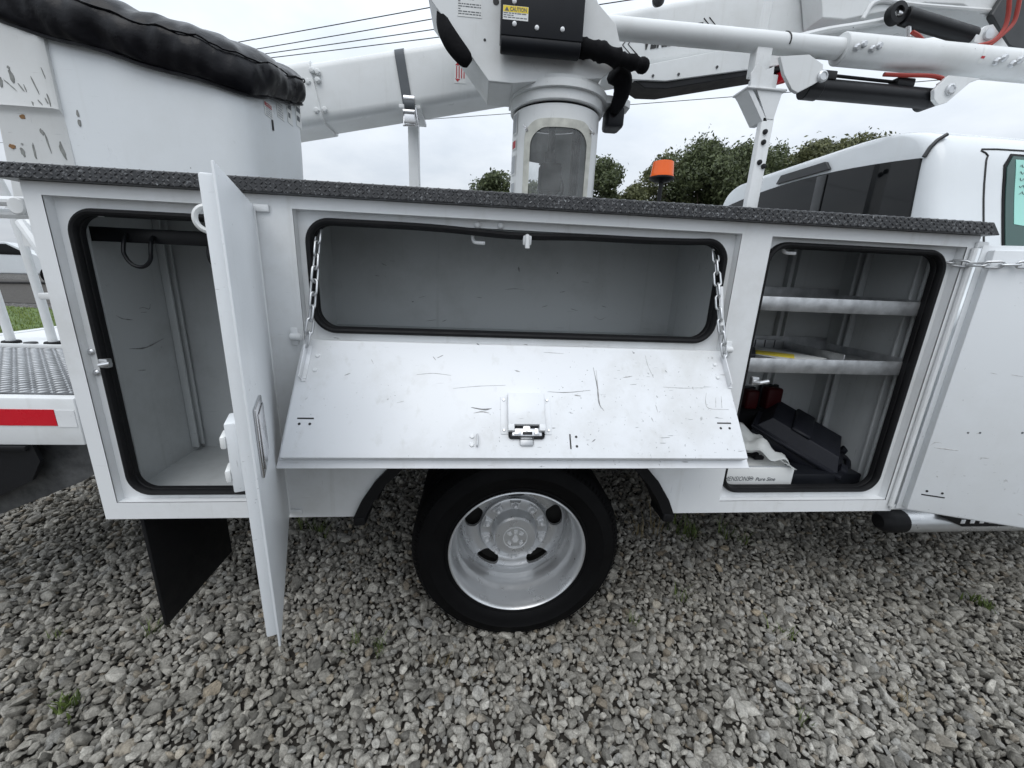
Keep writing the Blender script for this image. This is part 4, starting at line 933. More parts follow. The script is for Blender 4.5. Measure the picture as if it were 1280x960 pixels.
# inspection window with hazy plastic
out_ = rrect(wl0-.026, wl1+.026, wz0-.03, wz1+.038, .07, 8); in_ = rrect(wl0, wl1, wz0, wz1, .075, 8)
def pair_dense(A_, B_, n=8):
    oa, ob = [], []
    for i in range(len(A_)):
        j = (i+1) % len(A_); m = n if math.dist(B_[i], B_[j]) > .04 else 1
        for k in range(m): oa.append(tuple(A_[i][q]+(A_[j][q]-A_[i][q])*k/m for q in (0, 1))); ob.append(tuple(B_[i][q]+(B_[j][q]-B_[i][q])*k/m for q in (0, 1)))
    return oa, ob
out_, in_ = pair_dense(out_, in_)
mb = MB(); n_ = len(out_); vs = [on_ped(x, z, .001) for x, z in out_]+[on_ped(x, z, .010) for x, z in out_]+[on_ped(x, z, .010) for x, z in in_]+[on_ped(x, z, .001) for x, z in in_]
mb.add(vs, [(a_*n_+i, a_*n_+(i+1) % n_, (a_+1)*n_+(i+1) % n_, (a_+1)*n_+i) for a_ in range(3) for i in range(n_)]); mb.build('window_gasket', 'gasket_cream', PED)
mb = MB(); NX, NZ = 16, 12; vs = []
for j in range(NZ+1):
    for i in range(NX+1): x = wl0-.004+(wl1-wl0+.008)*i/NX; z = wz0-.004+(wz1-wz0+.008)*j/NZ; vs.append((x, z))
def clampr(x, z, r=.075):
    for cx, cz, sx_, sz_ in ((wl0+r, wz1-r, -1, 1), (wl1-r, wz1-r, 1, 1)):
        dx, dz = (x-cx)*sx_, (z-cz)*sz_
        if dx > 0 and dz > 0:
            L_ = math.hypot(dx, dz)
            if L_ > r+.004: return cx+sx_*dx/L_*(r+.004), cz+sz_*dz/L_*(r+.004)
    return x, z
mb.add([on_ped(*clampr(*p_), .005) for p_ in vs], [(j*(NX+1)+i, j*(NX+1)+i+1, (j+1)*(NX+1)+i+1, (j+1)*(NX+1)+i) for j in range(NZ) for i in range(NX)]); mb.build('inspection_window', 'hazy_plastic', PED, recalc=False)
# inside the barrel: rotary valve block, its pipes and hoses
mb = MB(); mb.box(PX-.075, PX+.035, 1.06, 1.18, 1.86, 2.00, .010); mb.cyl((PX-.02, 1.12, 2.0), (PX-.02, 1.12, 2.06), .03, 16); mb.cyl((PX-.02, 1.12, 2.06), (PX-.02, 1.12, 2.262), .018, 12)
for dx in (-.055, -.015): mb.tube(smoothpath([(PX+dx, 1.10, 1.87), (PX+dx-.01, 1.10, 1.78), (PX+dx-.03, 1.10, 1.66), (PX+dx-.04, 1.10, 1.5)], 5), .012, 8)
mb.tube(smoothpath([(PX+.03, 1.08, 1.95), (PX+.045, 1.05, 1.88), (PX+.03, 1.06, 1.80)], 5), .006, 6); mb.cyl((PX+.12, 1.15, 1.3), (PX+.12, 1.15, 2.262), .022, 10)
mb.build('valve_block', 'axle_dark', PED)
for px in ((661, 158), (738, 164)):
    q = at(px[0], px[1], .95); q = V3(on_ped(min(max(q.x, PX-.2), PX+.2), q.z, .0)); nrm = V3((q.x-PX, q.y-PY, 0)).normalized(); mb = MB(); mb.cyl(q-nrm*.01, q+nrm*.022, .008, 10); mb.tube([q+nrm*.016+V3((-.012, 0, .014)), q+nrm*.02, q+nrm*.016+V3((.012, 0, -.010))], .005, 6); mb.build('wing_bolt', 'chrome', PED)
mb = MB()
for i, (za, zb_, mi) in enumerate(((2.12, 2.22, 1), (2.05, 2.10, 2), (1.93, 2.03, 1), (1.80, 1.90, 1), (1.62, 1.78, 3))):
    for a0_, a1_, m_, dr in ((188, 203, 0, .002), (190, 201, mi, .003)):
        zz0, zz1 = (za, zb_) if m_ == 0 else (za+.008, zb_-.008)
        mb.lathe([(PR-.003+dr, zz0), (PR-.003+dr, zz1)], (PX, PY, 0), 5, 'Z', m_, math.radians(a0_), math.radians(a1_))
mb.build('warning_decal', ['decal_white', 'decal_grey', 'decal_red', 'decal_ink'], PED, recalc=False)
# black housing hanging off the ring
mb = MB(); mb.box(PX+PR+.025, PX+PR+.115, PY-.09, PY+.03, 2.185, 2.283, .018); mb.build('gear_housing', 'black_plastic', PED)

# ------------------------------------------------------------------ turret head
HY = .93; Q2 = lambda px, py: (lambda q: (q.x, q.z))(at(px, py, HY))
hp = [Q2(*p_) for p_ in ((520, -26), (611, 101), (641, 104), (700, 100), (752, 98), (768, 84), (776, 58), (770, 30), (748, 4), (735, -30), (735, -70), (520, -70))]
mb = MB(); mb.prism(hp, HY, HY+.02); mb.prism(hp[1:], 1.20, 1.22)
a_, b_, c_, d_ = Q2(534, -8), Q2(611, 101), Q2(641, 104), Q2(752, 98)
for (p_, q_) in ((a_, b_), (b_, c_), (c_, d_)):
    mb.add([(p_[0], HY+.004, p_[1]), (q_[0], HY+.004, q_[1]), (q_[0], 1.21, q_[1]), (p_[0], 1.21, p_[1]), (p_[0]+.004, HY+.004, p_[1]+.014), (q_[0]+.004, HY+.004, q_[1]+.014), (q_[0]+.004, 1.21, q_[1]+.014), (p_[0]+.004, 1.21, p_[1]+.014)], [(0, 1, 2, 3), (7, 6, 5, 4), (0, 4, 5, 1), (2, 6, 7, 3), (1, 5, 6, 2), (0, 3, 7, 4)])
HEAD = mb.build('turret_head', 'boom_white', TRUCK, bevel=.003)
k0, k1_ = at(625, 70, HY-.10), at(735, -40, HY-.10)
mb = MB(); zb0 = at(680, 48, HY-.10).z; mb.box(k0.x, k1_.x, HY-.10, HY-.001, zb0, k1_.z, .004); mb.cyl((k0.x+.002, HY-.058, zb0-.012), (k1_.x-.004, HY-.058, zb0-.012), .040, 20, bev=.004); BOX = mb.build('control_box', 'black_plastic', HEAD)
def decal(px0, px1, Y, rows, parent, name='decal', header=None, htext='', base='decal_white', tag_=None):
    p_, q_ = at(*px0, Y), at(*px1, Y); x0_, x1_, z1_, z0_ = p_.x, q_.x, p_.z, q_.z; mb = MB(); mb.box(x0_, x1_, Y-.0012, Y, z0_, z1_, mi=0)
    hh = z1_-z0_; zt_ = z1_
    if header:
        mb.box(x0_+.001, x1_-.001, Y-.0016, Y-.0013, z1_-hh*.46, z1_-.001, mi=1); zt_ = z1_-hh*.46
        text_mesh(mb, htext, (x0_+(x1_-x0_)*.27, Y-.0018, z1_-hh*.38), (1, 0, 0), (0, 0, 1), hh*.29, 2, width=(x1_-x0_)*.66, bold=.02)
        mb.add([(x0_+(x1_-x0_)*.06, Y-.002, z1_-hh*.40), (x0_+(x1_-x0_)*.24, Y-.002, z1_-hh*.40), (x0_+(x1_-x0_)*.15, Y-.002, z1_-hh*.10)], [(0, 1, 2)], 2)
    for r_ in range(rows):
        z_ = zt_-(zt_-z0_)*(r_+.75)/(rows+.6); h_ = (zt_-z0_)/(rows+.6)*.45; x_ = x0_+.003
        while x_ < x1_-.006:
            w_ = min(random.uniform(.006, .020), x1_-.004-x_)
            mb.box(x_, x_+w_, Y-.0016, Y-.0013, z_, z_+h_, mi=2); x_ += w_+.003
            if random.random() < .06: break
    return mb.build(name, [base, header or base, 'decal_ink'], parent)
decal((629, 6), (660, 27), HY-.1005, 3, BOX, 'caution_decal', 'decal_yellow', 'CAUTION')
decal((572, -4), (602, 23), HY-.0005, 7, HEAD, 'instruction_decal')
for px in ((643, 2), (643, 30), (671, 35), (703, 37)):
    p_ = at(*px, HY-.10); mb = MB(); mb.lathe([(.010, 0), (.009, -.005), (.004, -.008), (0, -.008)], (p_.x, HY-.10, p_.z), 12); mb.build('bolt', 'white_tape', BOX)
for px, r_ in (((606, 50), .006), ((620, 2), .014)):
    p_ = at(*px, HY); mb = MB(); mb.cyl((p_.x, HY-.0015, p_.z), (p_.x, HY+.001, p_.z), r_, 14); mb.build('pin_hole', 'ink_black', HEAD)
# hose sleeve and loose cloth boots
mb = MB(); pts = smoothpath([at(726, 60, HY-.03), at(748, 64, HY-.06), at(772, 73, HY-.05), at(794, 79, HY-.03), at(806, 83, HY)], 8)
mb.tube(pts, [.037-.006*(i > 16)+.004*math.sin(i*.9+.5*math.sin(i*3))+random.uniform(-.003, .003) for i in range(len(pts))], 14); mb.build('hose_sleeve', 'cloth_black', HEAD, sharp=70)
mb = MB(); pts = smoothpath([at(768, 88, .98), at(778, 100, 1.0), at(776, 120, 1.03), at(766, 142, 1.05)], 6); mb.tube(pts, [.05, .055, .052, .05, .05, .048, .047, .046, .044, .045, .042, .04, .04, .036, .036, .034, .03, .026, .02][:len(pts)], 12); mb.build('hose_bundle', 'cloth_black', HEAD, sharp=70)
mb = MB(); pts = smoothpath([at(550, 12, HY+.03), at(556, 34, HY+.0), at(567, 55, HY-.01), at(581, 73, HY-.005), at(587, 80, HY)], 6); mb.tube(pts, [.004+.040*math.sin(math.pi*min(.97, .06+i/len(pts)*.86))**.8 for i in range(len(pts))], 10, flat=.7); mb.build('cloth_boot', 'cloth_black', HEAD, sharp=70)

# ------------------------------------------------------------------ booms
# upper boom: a rounded box beam rising gently towards the cab, behind the turret
UY, UW = 1.56, .13; SL = .213
def ub(x): return 2.216+(x+.93)*SL                          # underside at x
UH = .292
mb = MB(); prof = rrect(-UW, UW, 0, UH, .045, 5)
def beam(mb, xs, prof, zf, Yc, hs=None, mi=0):
    n_ = len(prof); vs = []; fs = []
    for i, x in enumerate(xs):
        k_ = 1 if hs is None else hs[i]
        for (y_, z_) in prof: vs.append((x-SL*(z_-.14)*.9, Yc+y_, zf(x)+z_*k_))
    for i in range(len(xs)-1):
        for k in range(n_): fs.append((i*n_+k, i*n_+(k+1) % n_, (i+1)*n_+(k+1) % n_, (i+1)*n_+k))
    fs += [tuple(range(n_)), tuple(reversed(range((len(xs)-1)*n_, len(xs)*n_)))]; mb.add(vs, fs, mi)
beam(mb, [-1.05, .2, 1.6, 3.2], prof, ub, UY, [1, 1.01, 1.12, 1.3]); UB = mb.build('upper_boom', 'boom_white', TRUCK, bevel=.004)
mb = MB(); beam(mb, [-1.30, -.915], rrect(-UW-.012, UW+.012, -.012, UH+.012, .05, 5), ub, UY); mb.build('boom_tip', 'boom_white', UB, bevel=.004)
for px in ((397, 100), (385, 102), (396, 138), (406, 137), (390, 88), (397, 90)):
    p_ = at(*px, UY-UW-.012); mb = MB(); mb.lathe([(.016, .004), (.016, -.006), (.011, -.012), (0, -.013)], (p_.x, UY-UW-.012, p_.z), 6); mb.build('bolt', 'boom_white', UB)
p_, q_ = at(568, 76, UY-UW), at(582, 105, UY-UW); mb = MB(); mb.box(p_.x, q_.x, UY-UW-.0018, UY-UW-.0004, q_.z, p_.z, mi=0)
for i in range(4): mb.box(p_.x+.010+.014*i, p_.x+.016+.014*i, UY-UW-.0026, UY-UW-.0019, q_.z+.025, p_.z-.025, mi=1)
for zz_e, sg in ((p_.z-.006, -1), (q_.z+.006, 1)): mb.add([(p_.x+.018, UY-UW-.0028, zz_e), (p_.x+.034, UY-UW-.0028, zz_e+sg*.016), (p_.x+.004, UY-UW-.0028, zz_e+sg*.016)], [(0, 1, 2)], 1)
mb.build('pinch_point_decal', ['decal_white', 'decal_red'], UB)
# lettering on the boom
mb = MB(); o_ = at(803, 62, UY-UW-.001); e_ = at(876, 50, UY-UW-.001); ux_ = V3((1, 0, SL)).normalized()
text_mesh(mb, 'VERSALIFT', o_+V3((0, -.001, 0)), ux_, (-SL*0, 0, 1), .088, 0, .0012, shear=.1, width=(e_-o_).length, bold=.035)
for sg, px in ((-1, 797), (1, 878)):
    c_ = at(px, 52-(px-803)*.20, UY-UW-.001)
    for k in range(2):
        x_ = c_.x+sg*k*.032; z_ = c_.z+sg*k*.032*SL
        mb.tube([(x_, UY-UW-.001, z_+.055), (x_+sg*.055, UY-UW-.001, z_+.0+sg*.012), (x_, UY-UW-.001, z_-.055)], .0032, 4)
mb.build('lettering', 'ink_black', UB)
# black skid channel under the boom
sk = [at(*p_, 1.40) for p_ in ((786, 96), (806, 110), (832, 111), (986, 86), (984, 78), (832, 99))]
mb = MB(); mb.prism([(p_.x, p_.z) for p_ in sk], 1.40, 1.56); mb.build('boom_skid', 'black_metal', UB, bevel=.004)
pl = [at(*p_, 1.385) for p_ in ((764, 98), (832, 101), (984, 80), (1002, 46), (900, 63), (812, 80), (764, 88))]; mb = MB(); mb.prism([(p_.x, p_.z) for p_ in pl], 1.386, 1.43); mb.build('boom_side_plate', 'boom_white', UB, bevel=.003)
rd = at(989, 92, 1.36); mb = MB(); mb.prism([(rd.x-.04, rd.z-.03), (rd.x+.03, rd.z-.01), (rd.x+.055, rd.z+.02), (rd.x+.02, rd.z+.045), (rd.x-.04, rd.z+.03)], 1.30, 1.46); mb.build('red_marker', 'red_tape', UB, bevel=.005)
for px in ((816, 95), (848, 93), (896, 84)):
    p_ = at(px[0], px[1], 1.386); mb = MB(); mb.cyl((p_.x, 1.380, p_.z), (p_.x, 1.388, p_.z), .007, 10); mb.build('bolt', 'dark_trim', UB)

# lower boom: round tube with its sleeve over the cab
LY = 1.0; c0 = at(772, 41, LY).z; ZL = lambda x: 2.580+(x-.66)*.006
mb = MB(); mb.cyl((.45, LY, ZL(.45)), (1.86, LY, ZL(1.86)), .046, 28); mb.cyl((1.795, LY, ZL(1.795)), (3.3, LY, ZL(3.3)), .0690, 28, bev=.004); LB = mb.build('lower_boom', 'boom_white', TRUCK)
mb = MB(); mb.tube([(1.48+.02*math.sin(a), LY-.0465*math.sin(a), ZL(1.5)+.0465*math.cos(a)) for a in np.linspace(.3, 2.0, 8)], .004, 5); mb.build('paint_mark', 'ink_black', LB)
for px in ((1068, 60), (1076, 57), (1087, 62), (1095, 59), (1242, 77), (1250, 74), (1262, 80), (1270, 76)):
    p_ = at(*px, LY-.055); nrm = V3((0, p_.y-LY, p_.z-ZL(p_.x))).normalized(); mb = MB(); b0_ = V3((p_.x, LY, ZL(p_.x)))+nrm*.064; mb.tube([b0_, b0_+nrm*.014, b0_+nrm*.022], [.017, .016, .010], 8); mb.build('bolt', 'rim_silver', LB)
for px in ((1097, 66), (1228, 80)):
    p_ = at(*px, LY-.065); mb = MB(); base_ = []
    for i in range(9):
        a = -.45+1.2*i/8; d = (.010 if 0 < i < 8 else .004)
        base_ += [(p_.x-d+.018*i/8*-1, LY-.0698*math.cos(a-.2), ZL(p_.x)-.0698*math.sin(a-.2)), (p_.x+d+.018*i/8*-1, LY-.0698*math.cos(a-.2), ZL(p_.x)-.0698*math.sin(a-.2))]
    mb.add(base_, [(2*i, 2*i+1, 2*i+3, 2*i+2) for i in range(8)], 0)
    mb.add([(V3(v_)-V3((0, .0006, 0))) * 1 for v_ in base_[10:14]], [(0, 1, 3, 2)], 1); mb.build('pinch_point_decal', ['decal_white', 'decal_red'], LB, recalc=False)
# lift cylinder with its clevis plates
CY0, CY1 = at(1022, 99, .95), at(1180, 115, .95)
def tri_plate(pxs, y0, y1, name, par, mat='boom_white', bev=.003):
    mb = MB(); mb.prism([(lambda q: (q.x, q.z))(at(*p_, y0)) for p_ in pxs], y0, y1); return mb.build(name, mat, par, bevel=bev)
tri_plate([(975, 70), (1012, 68), (1029, 80), (1029, 98), (1018, 105), (997, 116), (990, 112), (980, 92)], .925, .945, 'clevis_plate', LB)
tri_plate([(975, 70), (1012, 68), (1029, 80), (1029, 98), (1018, 105), (997, 116), (990, 112), (980, 92)], 1.06, 1.08, 'clevis_plate', LB)
tri_plate([(1186, 94), (1227, 98), (1213, 103), (1184, 128), (1174, 131), (1168, 124), (1168, 112)], .925, .945, 'clevis_plate', LB)
tri_plate([(1186, 94), (1227, 98), (1213, 103), (1184, 128), (1174, 131), (1168, 124), (1168, 112)], 1.05, 1.07, 'clevis_plate', LB)
mb = MB(); d_ = (CY1-CY0).normalized(); yy = 1.0; a_ = V3((CY0.x-.03, yy, CY0.z-.02)); b_ = V3((CY1.x-.03, yy, CY1.z-.015)); mb.cyl(a_, b_, .046, 24, bev=.004); mb.cyl(a_-d_*.0, a_+d_*.08, .052, 24, bev=.004); mb.tube([V3((b_.x+.01, .95, b_.z)), V3((b_.x+.01, 1.05, b_.z))], .045, 20); mb.box(b_.x-.22, b_.x-.12, .97, 1.03, b_.z+.035, b_.z+.075, .008); mb.tube([a_+V3((.05, 0, .065)), b_+V3((-.2, 0, .060))], .008, 8); mb.box(a_.x+.02, a_.x+.14, .96, 1.04, a_.z+.03, a_.z+.07, .006); LC = mb.build('lift_cylinder', 'black_metal', TRUCK)
for c_ in (CY0, CY1):
    mb = MB(); mb.lathe([(.026, .0), (.026, -.010), (.018, -.014), (.016, -.010), (0, -.010)], (c_.x, .925, c_.z), 18); mb.build('pivot_pin', 'rim_silver', LC)
mb = MB(); mb.tube(smoothpath([at(1105, 93, .97), at(1130, 94, .96), at(1165, 95, .95), at(1180, 100, .95), at(1172, 107, .96)], 6), .010, 8); mb.build('hydraulic_hose', 'red_hose', LC)
# boom at the top right, knuckle cylinder and hoses
kn = [at(*p_, 1.42) for p_ in ((1000, -8), (1004, 40), (1030, 42), (1110, 26), (1125, 22), (1170, 24), (1200, 40), (1235, 45), (1270, 60), (1340, 90), (1360, -60), (1000, -60))]
mb = MB(); mb.prism([(p_.x, p_.z) for p_ in kn], 1.28, 1.42); mb.build('elbow_plate', 'boom_white', UB, bevel=.006)
rib = [at(*p_, 1.275) for p_ in ((1082, 24), (1098, 3), (1140, 8), (1240, 20), (1200, 18), (1120, 20))]
mb = MB(); mb.tube(smoothpath([at(1078, 24, 1.275), at(1097, 2, 1.275), at(1150, 7, 1.275), at(1240, 14, 1.275)], 5), .012, 8); mb.tube(smoothpath([at(1000, 46, 1.27), at(1034, 38, 1.27), at(1078, 31, 1.27), at(1120, 23, 1.27)], 5), .018, 8); mb.build('weld_bead', 'boom_white', UB)
a_, b_ = at(1120, 17, 1.2), at(1215, 46, 1.2); d_ = (b_-a_).normalized()
mb = MB(); mb.cyl(a_+d_*.05, b_, .042, 22, bev=.004); mb.cyl(a_, a_+d_*.06, .018, 12, mi=1); mb.lathe([(.05, -.02), (.052, 0), (.05, .02), (.028, .022), (.028, -.022), (.05, -.02)], (a_.x, a_.y, a_.z), 20); mb.cyl(a_+d_*.09+V3((0, 0, -.03)), a_+d_*.11+V3((0, 0, -.085)), .012, 10, mi=1); KC = mb.build('knuckle_cylinder', ['black_metal', 'chrome'], TRUCK)
mb = MB(); mb.prism([(lambda q: (q.x, q.z))(at(*p_, 1.16)) for p_ in ((1218, 52), (1220, 42), (1232, 32), (1242, 30), (1262, 60), (1250, 66))], 1.16, 1.19); mb.build('clevis_plate', 'boom_white', KC, bevel=.004)
mb = MB(); p_ = at(1234, 43, 1.16); mb.lathe([(.028, .0), (.026, -.014), (0, -.016)], (p_.x, 1.16, p_.z), 16); mb.build('pivot_pin', 'rim_silver', KC)
for pts in (((1140, 40), (1148, 45), (1156, 54)), ((1222, 57), (1240, 52), (1254, 38), (1260, 20), (1262, -6)), ((1232, 60), (1250, 46), (1266, 30), (1272, 12), (1276, -10))):
    mb = MB(); mb.tube(smoothpath([at(*q_, 1.14) for q_ in pts], 6), .010, 8); mb.build('hydraulic_hose', 'red_hose', KC)
mb = MB(); mb.prism([(lambda q: (q.x, q.z))(at(*p_, 1.24)) for p_ in ((1240, 18), (1262, 58), (1280, 66), (1340, 80), (1340, -30), (1270, -30))], 1.24, 1.275); mb.build('elbow_guard', 'dark_trim', UB, bevel=.01)
mb = MB(); p_ = at(823, -1, 1.3); mb.lathe([(.0, -.035), (.025, -.025), (.035, 0), (.025, .025), (0, .035)], (p_.x, 1.3, p_.z), 16); mb.tube([(p_.x, 1.3, p_.z), (p_.x-.02, 1.42, p_.z+.25)], .008, 6); mb.build('hanging_ball', 'dark_trim', UB)

# boom rests
mb = MB(); b_ = at(940, 262, LY-.05); bx = b_.x; w_ = .034; zj = at(967, 152, LY).z; zc_ = at(955, 113, LY-.05).z; zt_ = at(955, 82, LY-.05).z
mb.box(bx-w_, bx+w_*.9, LY-.05, LY-.012, 1.02, zj, .005)
tx = at(956, 152, LY-.05).x
fr = [(bx-w_, zj-.012), (bx+w_*.75, zj-.006), (at(979, 115, LY-.05).x, zc_+.004), (at(934, 121, LY-.05).x, zc_-.004)]
mb.prism([(bx-w_*.4, zj-.01), (bx+w_*.72, zj-.01), (at(979, 114, LY-.05).x-.004, zc_), (at(946, 112, LY-.05).x, zc_)], LY-.052, LY-.046); mb.prism([(bx-w_*.4, zj-.01), (bx+w_*.72, zj-.01), (at(979, 114, LY-.05).x-.004, zc_), (at(932, 120, LY-.05).x, zc_)], LY+.046, LY+.052)
pL, pJ = at(933, 118, LY-.05), bx-w_
mb.add([(pJ, LY-.05, zj-.02), (pJ+.03, LY-.05, zj-.02), (pL.x+.03, LY-.05, zc_), (pL.x, LY-.05, zc_), (pJ, LY+.05, zj-.02), (pJ+.03, LY+.05, zj-.02), (pL.x+.03, LY+.05, zc_), (pL.x, LY+.05, zc_)], [(0, 1, 2, 3), (4, 7, 6, 5), (0, 3, 7, 4), (1, 5, 6, 2), (3, 2, 6, 7), (0, 4, 5, 1)])
mb.box(pL.x-.008, at(980, 115, LY-.05).x+.008, LY-.062, LY+.062, zc_, zc_+.010, .002)
for y0_, y1_ in ((LY-.055, LY-.047), (LY+.047, LY+.055)): mb.prism([(at(938, 112, y0_).x, zc_+.01), (at(965, 112, y0_).x, zc_+.01), (at(968, 84, y0_).x, zt_), (at(957, 90, y0_).x, zt_-.02), (at(948, 78, y0_).x, zt_+.01), (at(938, 96, y0_).x, zt_-.04)], y0_, y1_)
mb.box(at(938, 112, LY).x+.01, at(965, 112, LY).x-.01, LY-.047, LY+.047, zc_+.01, zt_-.03, .003); mb.box(at(950, 60, LY).x-.03, at(950, 60, LY).x+.05, LY-.03, LY+.03, zt_-.03, ZL(1.5)-.03, .004)
REST = mb.build('boom_rest', 'white_paint_worn', TRUCK, bevel=.003)
for px in ((956, 165), (954, 178), (949, 203), (954, 208)):
    p_ = at(*px, LY-.05); mb = MB(); mb.lathe([(.013, 0), (.012, -.008), (.004, -.010), (0, -.010)], (p_.x, LY-.05, p_.z), 10); mb.build('bolt', 'black_metal', REST)
mb = MB(); sx_ = at(955, 20, 1.2).x; mb.tube([(sx_, 1.2, ZL(1.5)+.02), (sx_+.02, 1.2, ZL(1.5)+.45)], .028, 8, flat=.5); mb.build('upper_rest_arm', 'boom_white', REST)
PLX = at(518, 200, UY).x; mb = MB(); mb.box(PLX-.031, PLX+.031, UY-.031, UY+.031, 1.02, ub(PLX)-.018, .004); mb.box(PLX-.06, PLX+.06, UY-.15, UY+.15, ub(PLX)-.018, ub(PLX)+.002, .003); mb.build('boom_rest', 'white_paint_worn', TRUCK)

# ratchet strap lashing the upper boom to its rest
sx0 = at(508, 110, UY-UW).x; mb = MB()
yz = rrect(-UW-.006, UW+.006, -.022, UH+.006, .05, 5); n_ = len(yz); vs = []; fs = []
for d in (0, .004):
    for x_ in (-.026, .026):
        for (y_, z_) in yz: xx = sx0+x_-(z_-.05)*.16; sc_ = 1+d*3; vs.append((xx, UY+y_*sc_, ub(xx)+UH/2*1.0+(z_-UH/2)*sc_*1.01))
for i in range(n_):
    j = (i+1) % n_; fs += [(i, j, n_+j, n_+i), (2*n_+i, 3*n_+i, 3*n_+j, 2*n_+j), (i, 2*n_+i, 2*n_+j, j), (n_+i, n_+j, 3*n_+j, 3*n_+i)]
mb.add(vs, fs); STRAP = mb.build('strap_webbing', 'strap_grey', None)
ST = thing('ratchet_strap', (sx0, UY-UW, ub(sx0)-.03), 'grey ratchet strap lashing the white boom to its rest post', 'strap')
c_ = STRAP.location.copy(); STRAP.parent = ST; STRAP.location = c_-WLOC[ST.name]
p_ = at(512, 137, UY-UW-.03); mb = MB(); mb.box(p_.x-.030, p_.x+.034, UY-UW-.045, UY-UW-.008, p_.z-.075, p_.z-.015, .006); mb.cyl((p_.x-.034, UY-UW-.036, p_.z-.015), (p_.x+.030, UY-UW-.036, p_.z-.015), .016, 12); mb.cyl((p_.x-.030, UY-UW-.030, p_.z+.05), (p_.x+.030, UY-UW-.030, p_.z+.05), .022, 12); mb.tube([(p_.x+.034, UY-UW-.03, p_.z+.01), (p_.x+.050, UY-UW-.04, p_.z-.08), (p_.x-.034, UY-UW-.04, p_.z-.085), (p_.x-.030, UY-UW-.03, p_.z-.03)], .006, 6); mb.build('ratchet', 'chrome', ST)
mb = MB(); mb.cyl((p_.x-.027, UY-UW-.030, p_.z+.025), (p_.x+.029, UY-UW-.030, p_.z+.025), .026, 12); mb.build('webbing_roll', 'strap_grey', ST)

# amber beacon on the body roof
BY = .42; p_ = at(826, 202, BY); q_ = at(827, 222, BY); r_ = (at(841, 212, BY)-at(813, 212, BY)).length/2; bz0 = q_.z-.006
mb = MB(); mb.tube([(at(824, 252, BY).x, BY, 1.648), (q_.x, BY, bz0-.004)], .0085, 10); BC = mb.build('beacon_stalk', 'black_metal', TRUCK)
mb = MB(); mb.lathe([(0, -.012), (r_*.6, -.010), (r_*1.05, .0), (r_*1.05, .006), (0, .006)], (q_.x, BY, bz0), 28, 'Z'); mb.build('beacon_base', 'black_plastic', BC)
mb = MB(); mb.lathe([(r_*.98, .006), (r_*.98, .012)]+[(r_*(.95-.012*k+(.008 if k % 2 else 0)), .012+.006*k) for k in range(9)]+[(r_*.78, p_.z-bz0-.004), (r_*.70, p_.z-bz0), (0, p_.z-bz0+.002)], (q_.x, BY, bz0), 32, 'Z'); mb.build('amber_dome', 'orange_lens', BC)

# ------------------------------------------------------------------ bucket and its cover
BX0, BX1, BY0, BY1 = -1.690, -.868, .50, 1.10; BXS = -1.480
def hem(x, y): return 2.021+(-.843-x)*.205+(y-.45)*.27     # the bucket hangs a little out of level
def btop(x, y): return hem(x, y)+.06
def rring(x0, x1, y0, y1, r, z, n=8): return [(x, y, z) for x, y in rrect(x0, x1, y0, y1, r, n)]
mb = MB(); levels = [(1.12, .05, .07), (1.14, .02, .09), (1.35, .014, .09), (1.75, .006, .095), (1.95, 0, .10), (9, 0, .10), (9, .03, .08), (1.5, .05, .07)]
rs = [rring(BX0+i, BX1-i, BY0+i, BY1-i, r, z) for z, i, r in levels]; n_ = len(rs[0]); vs = [(p_[0], p_[1], p_[2] if p_[2] < 3 else btop(p_[0], p_[1])) for r in rs for p_ in r]
fs = [(a*n_+k, a*n_+(k+1) % n_, (a+1)*n_+(k+1) % n_, (a+1)*n_+k) for a in range(len(rs)-1) for k in range(n_)]+[tuple(reversed(range(n_))), tuple((len(rs)-1)*n_+k for k in range(n_))]
mb.add(vs, fs); BK = mb.build('bucket', 'fiberglass', TRUCK, sharp=50)
# chipped step panel moulded beside it
mb = MB(); zr = at(45, 138, .5).z; zr2 = at(20, 18, .5).z; lip = lambda z: .0
sx0_, sx1_ = -1.715, BXS; rows = [(1.45, .492), (zr-.020, .492), (zr-.006, .487), (zr+.004, .476), (zr+.018, .478), (zr2-.03, .478), (zr2-.012, .472), (zr2+.006, .469), (zr2+.04, .482), (zr2+.05, .52)]
vs = []; fs = []
for z, y_ in rows:
    for k, x in enumerate((sx0_, sx0_+.012, sx0_+.06, sx1_-.06, sx1_-.012, sx1_)): sl = .0 if k else -.0; vs.append((x+(z-1.74)*.06*(k < 3), y_+(.03 if k == 0 else (.006 if k == 1 else (.010 if k == 5 else 0))), z-(x-sx0_)*.06*(z > zr+.1)))
for i in range(len(rows)-1):
    for k in range(5): fs.append((i*6+k, i*6+k+1, (i+1)*6+k+1, (i+1)*6+k))
o_ = len(vs); vs += [(x, .95, z) for x, y_, z in vs]
for i in range(len(rows)-1):
    fs += [(i*6, (i+1)*6, o_+(i+1)*6, o_+i*6), (i*6+5, o_+i*6+5, o_+(i+1)*6+5, (i+1)*6+5)]
fs += [tuple([(len(rows)-1)*6+k for k in range(6)]+[o_+(len(rows)-1)*6+k for k in reversed(range(6))]), tuple([k for k in reversed(range(6))]+[o_+k for k in range(6)])]
mb.add(vs, fs); SP = mb.build('step_panel', 'chipped_fiberglass', BK, sharp=40)
random.seed(21)
for px, r_, mt in (((28, 146), .011, 'rust'), ((15, 183), .011, 'rust')):
    pass
simple('rust', (.22, .12, .05), .8); simple('bare_primer', (.20, .205, .195), .7, var=.3, scale=40)
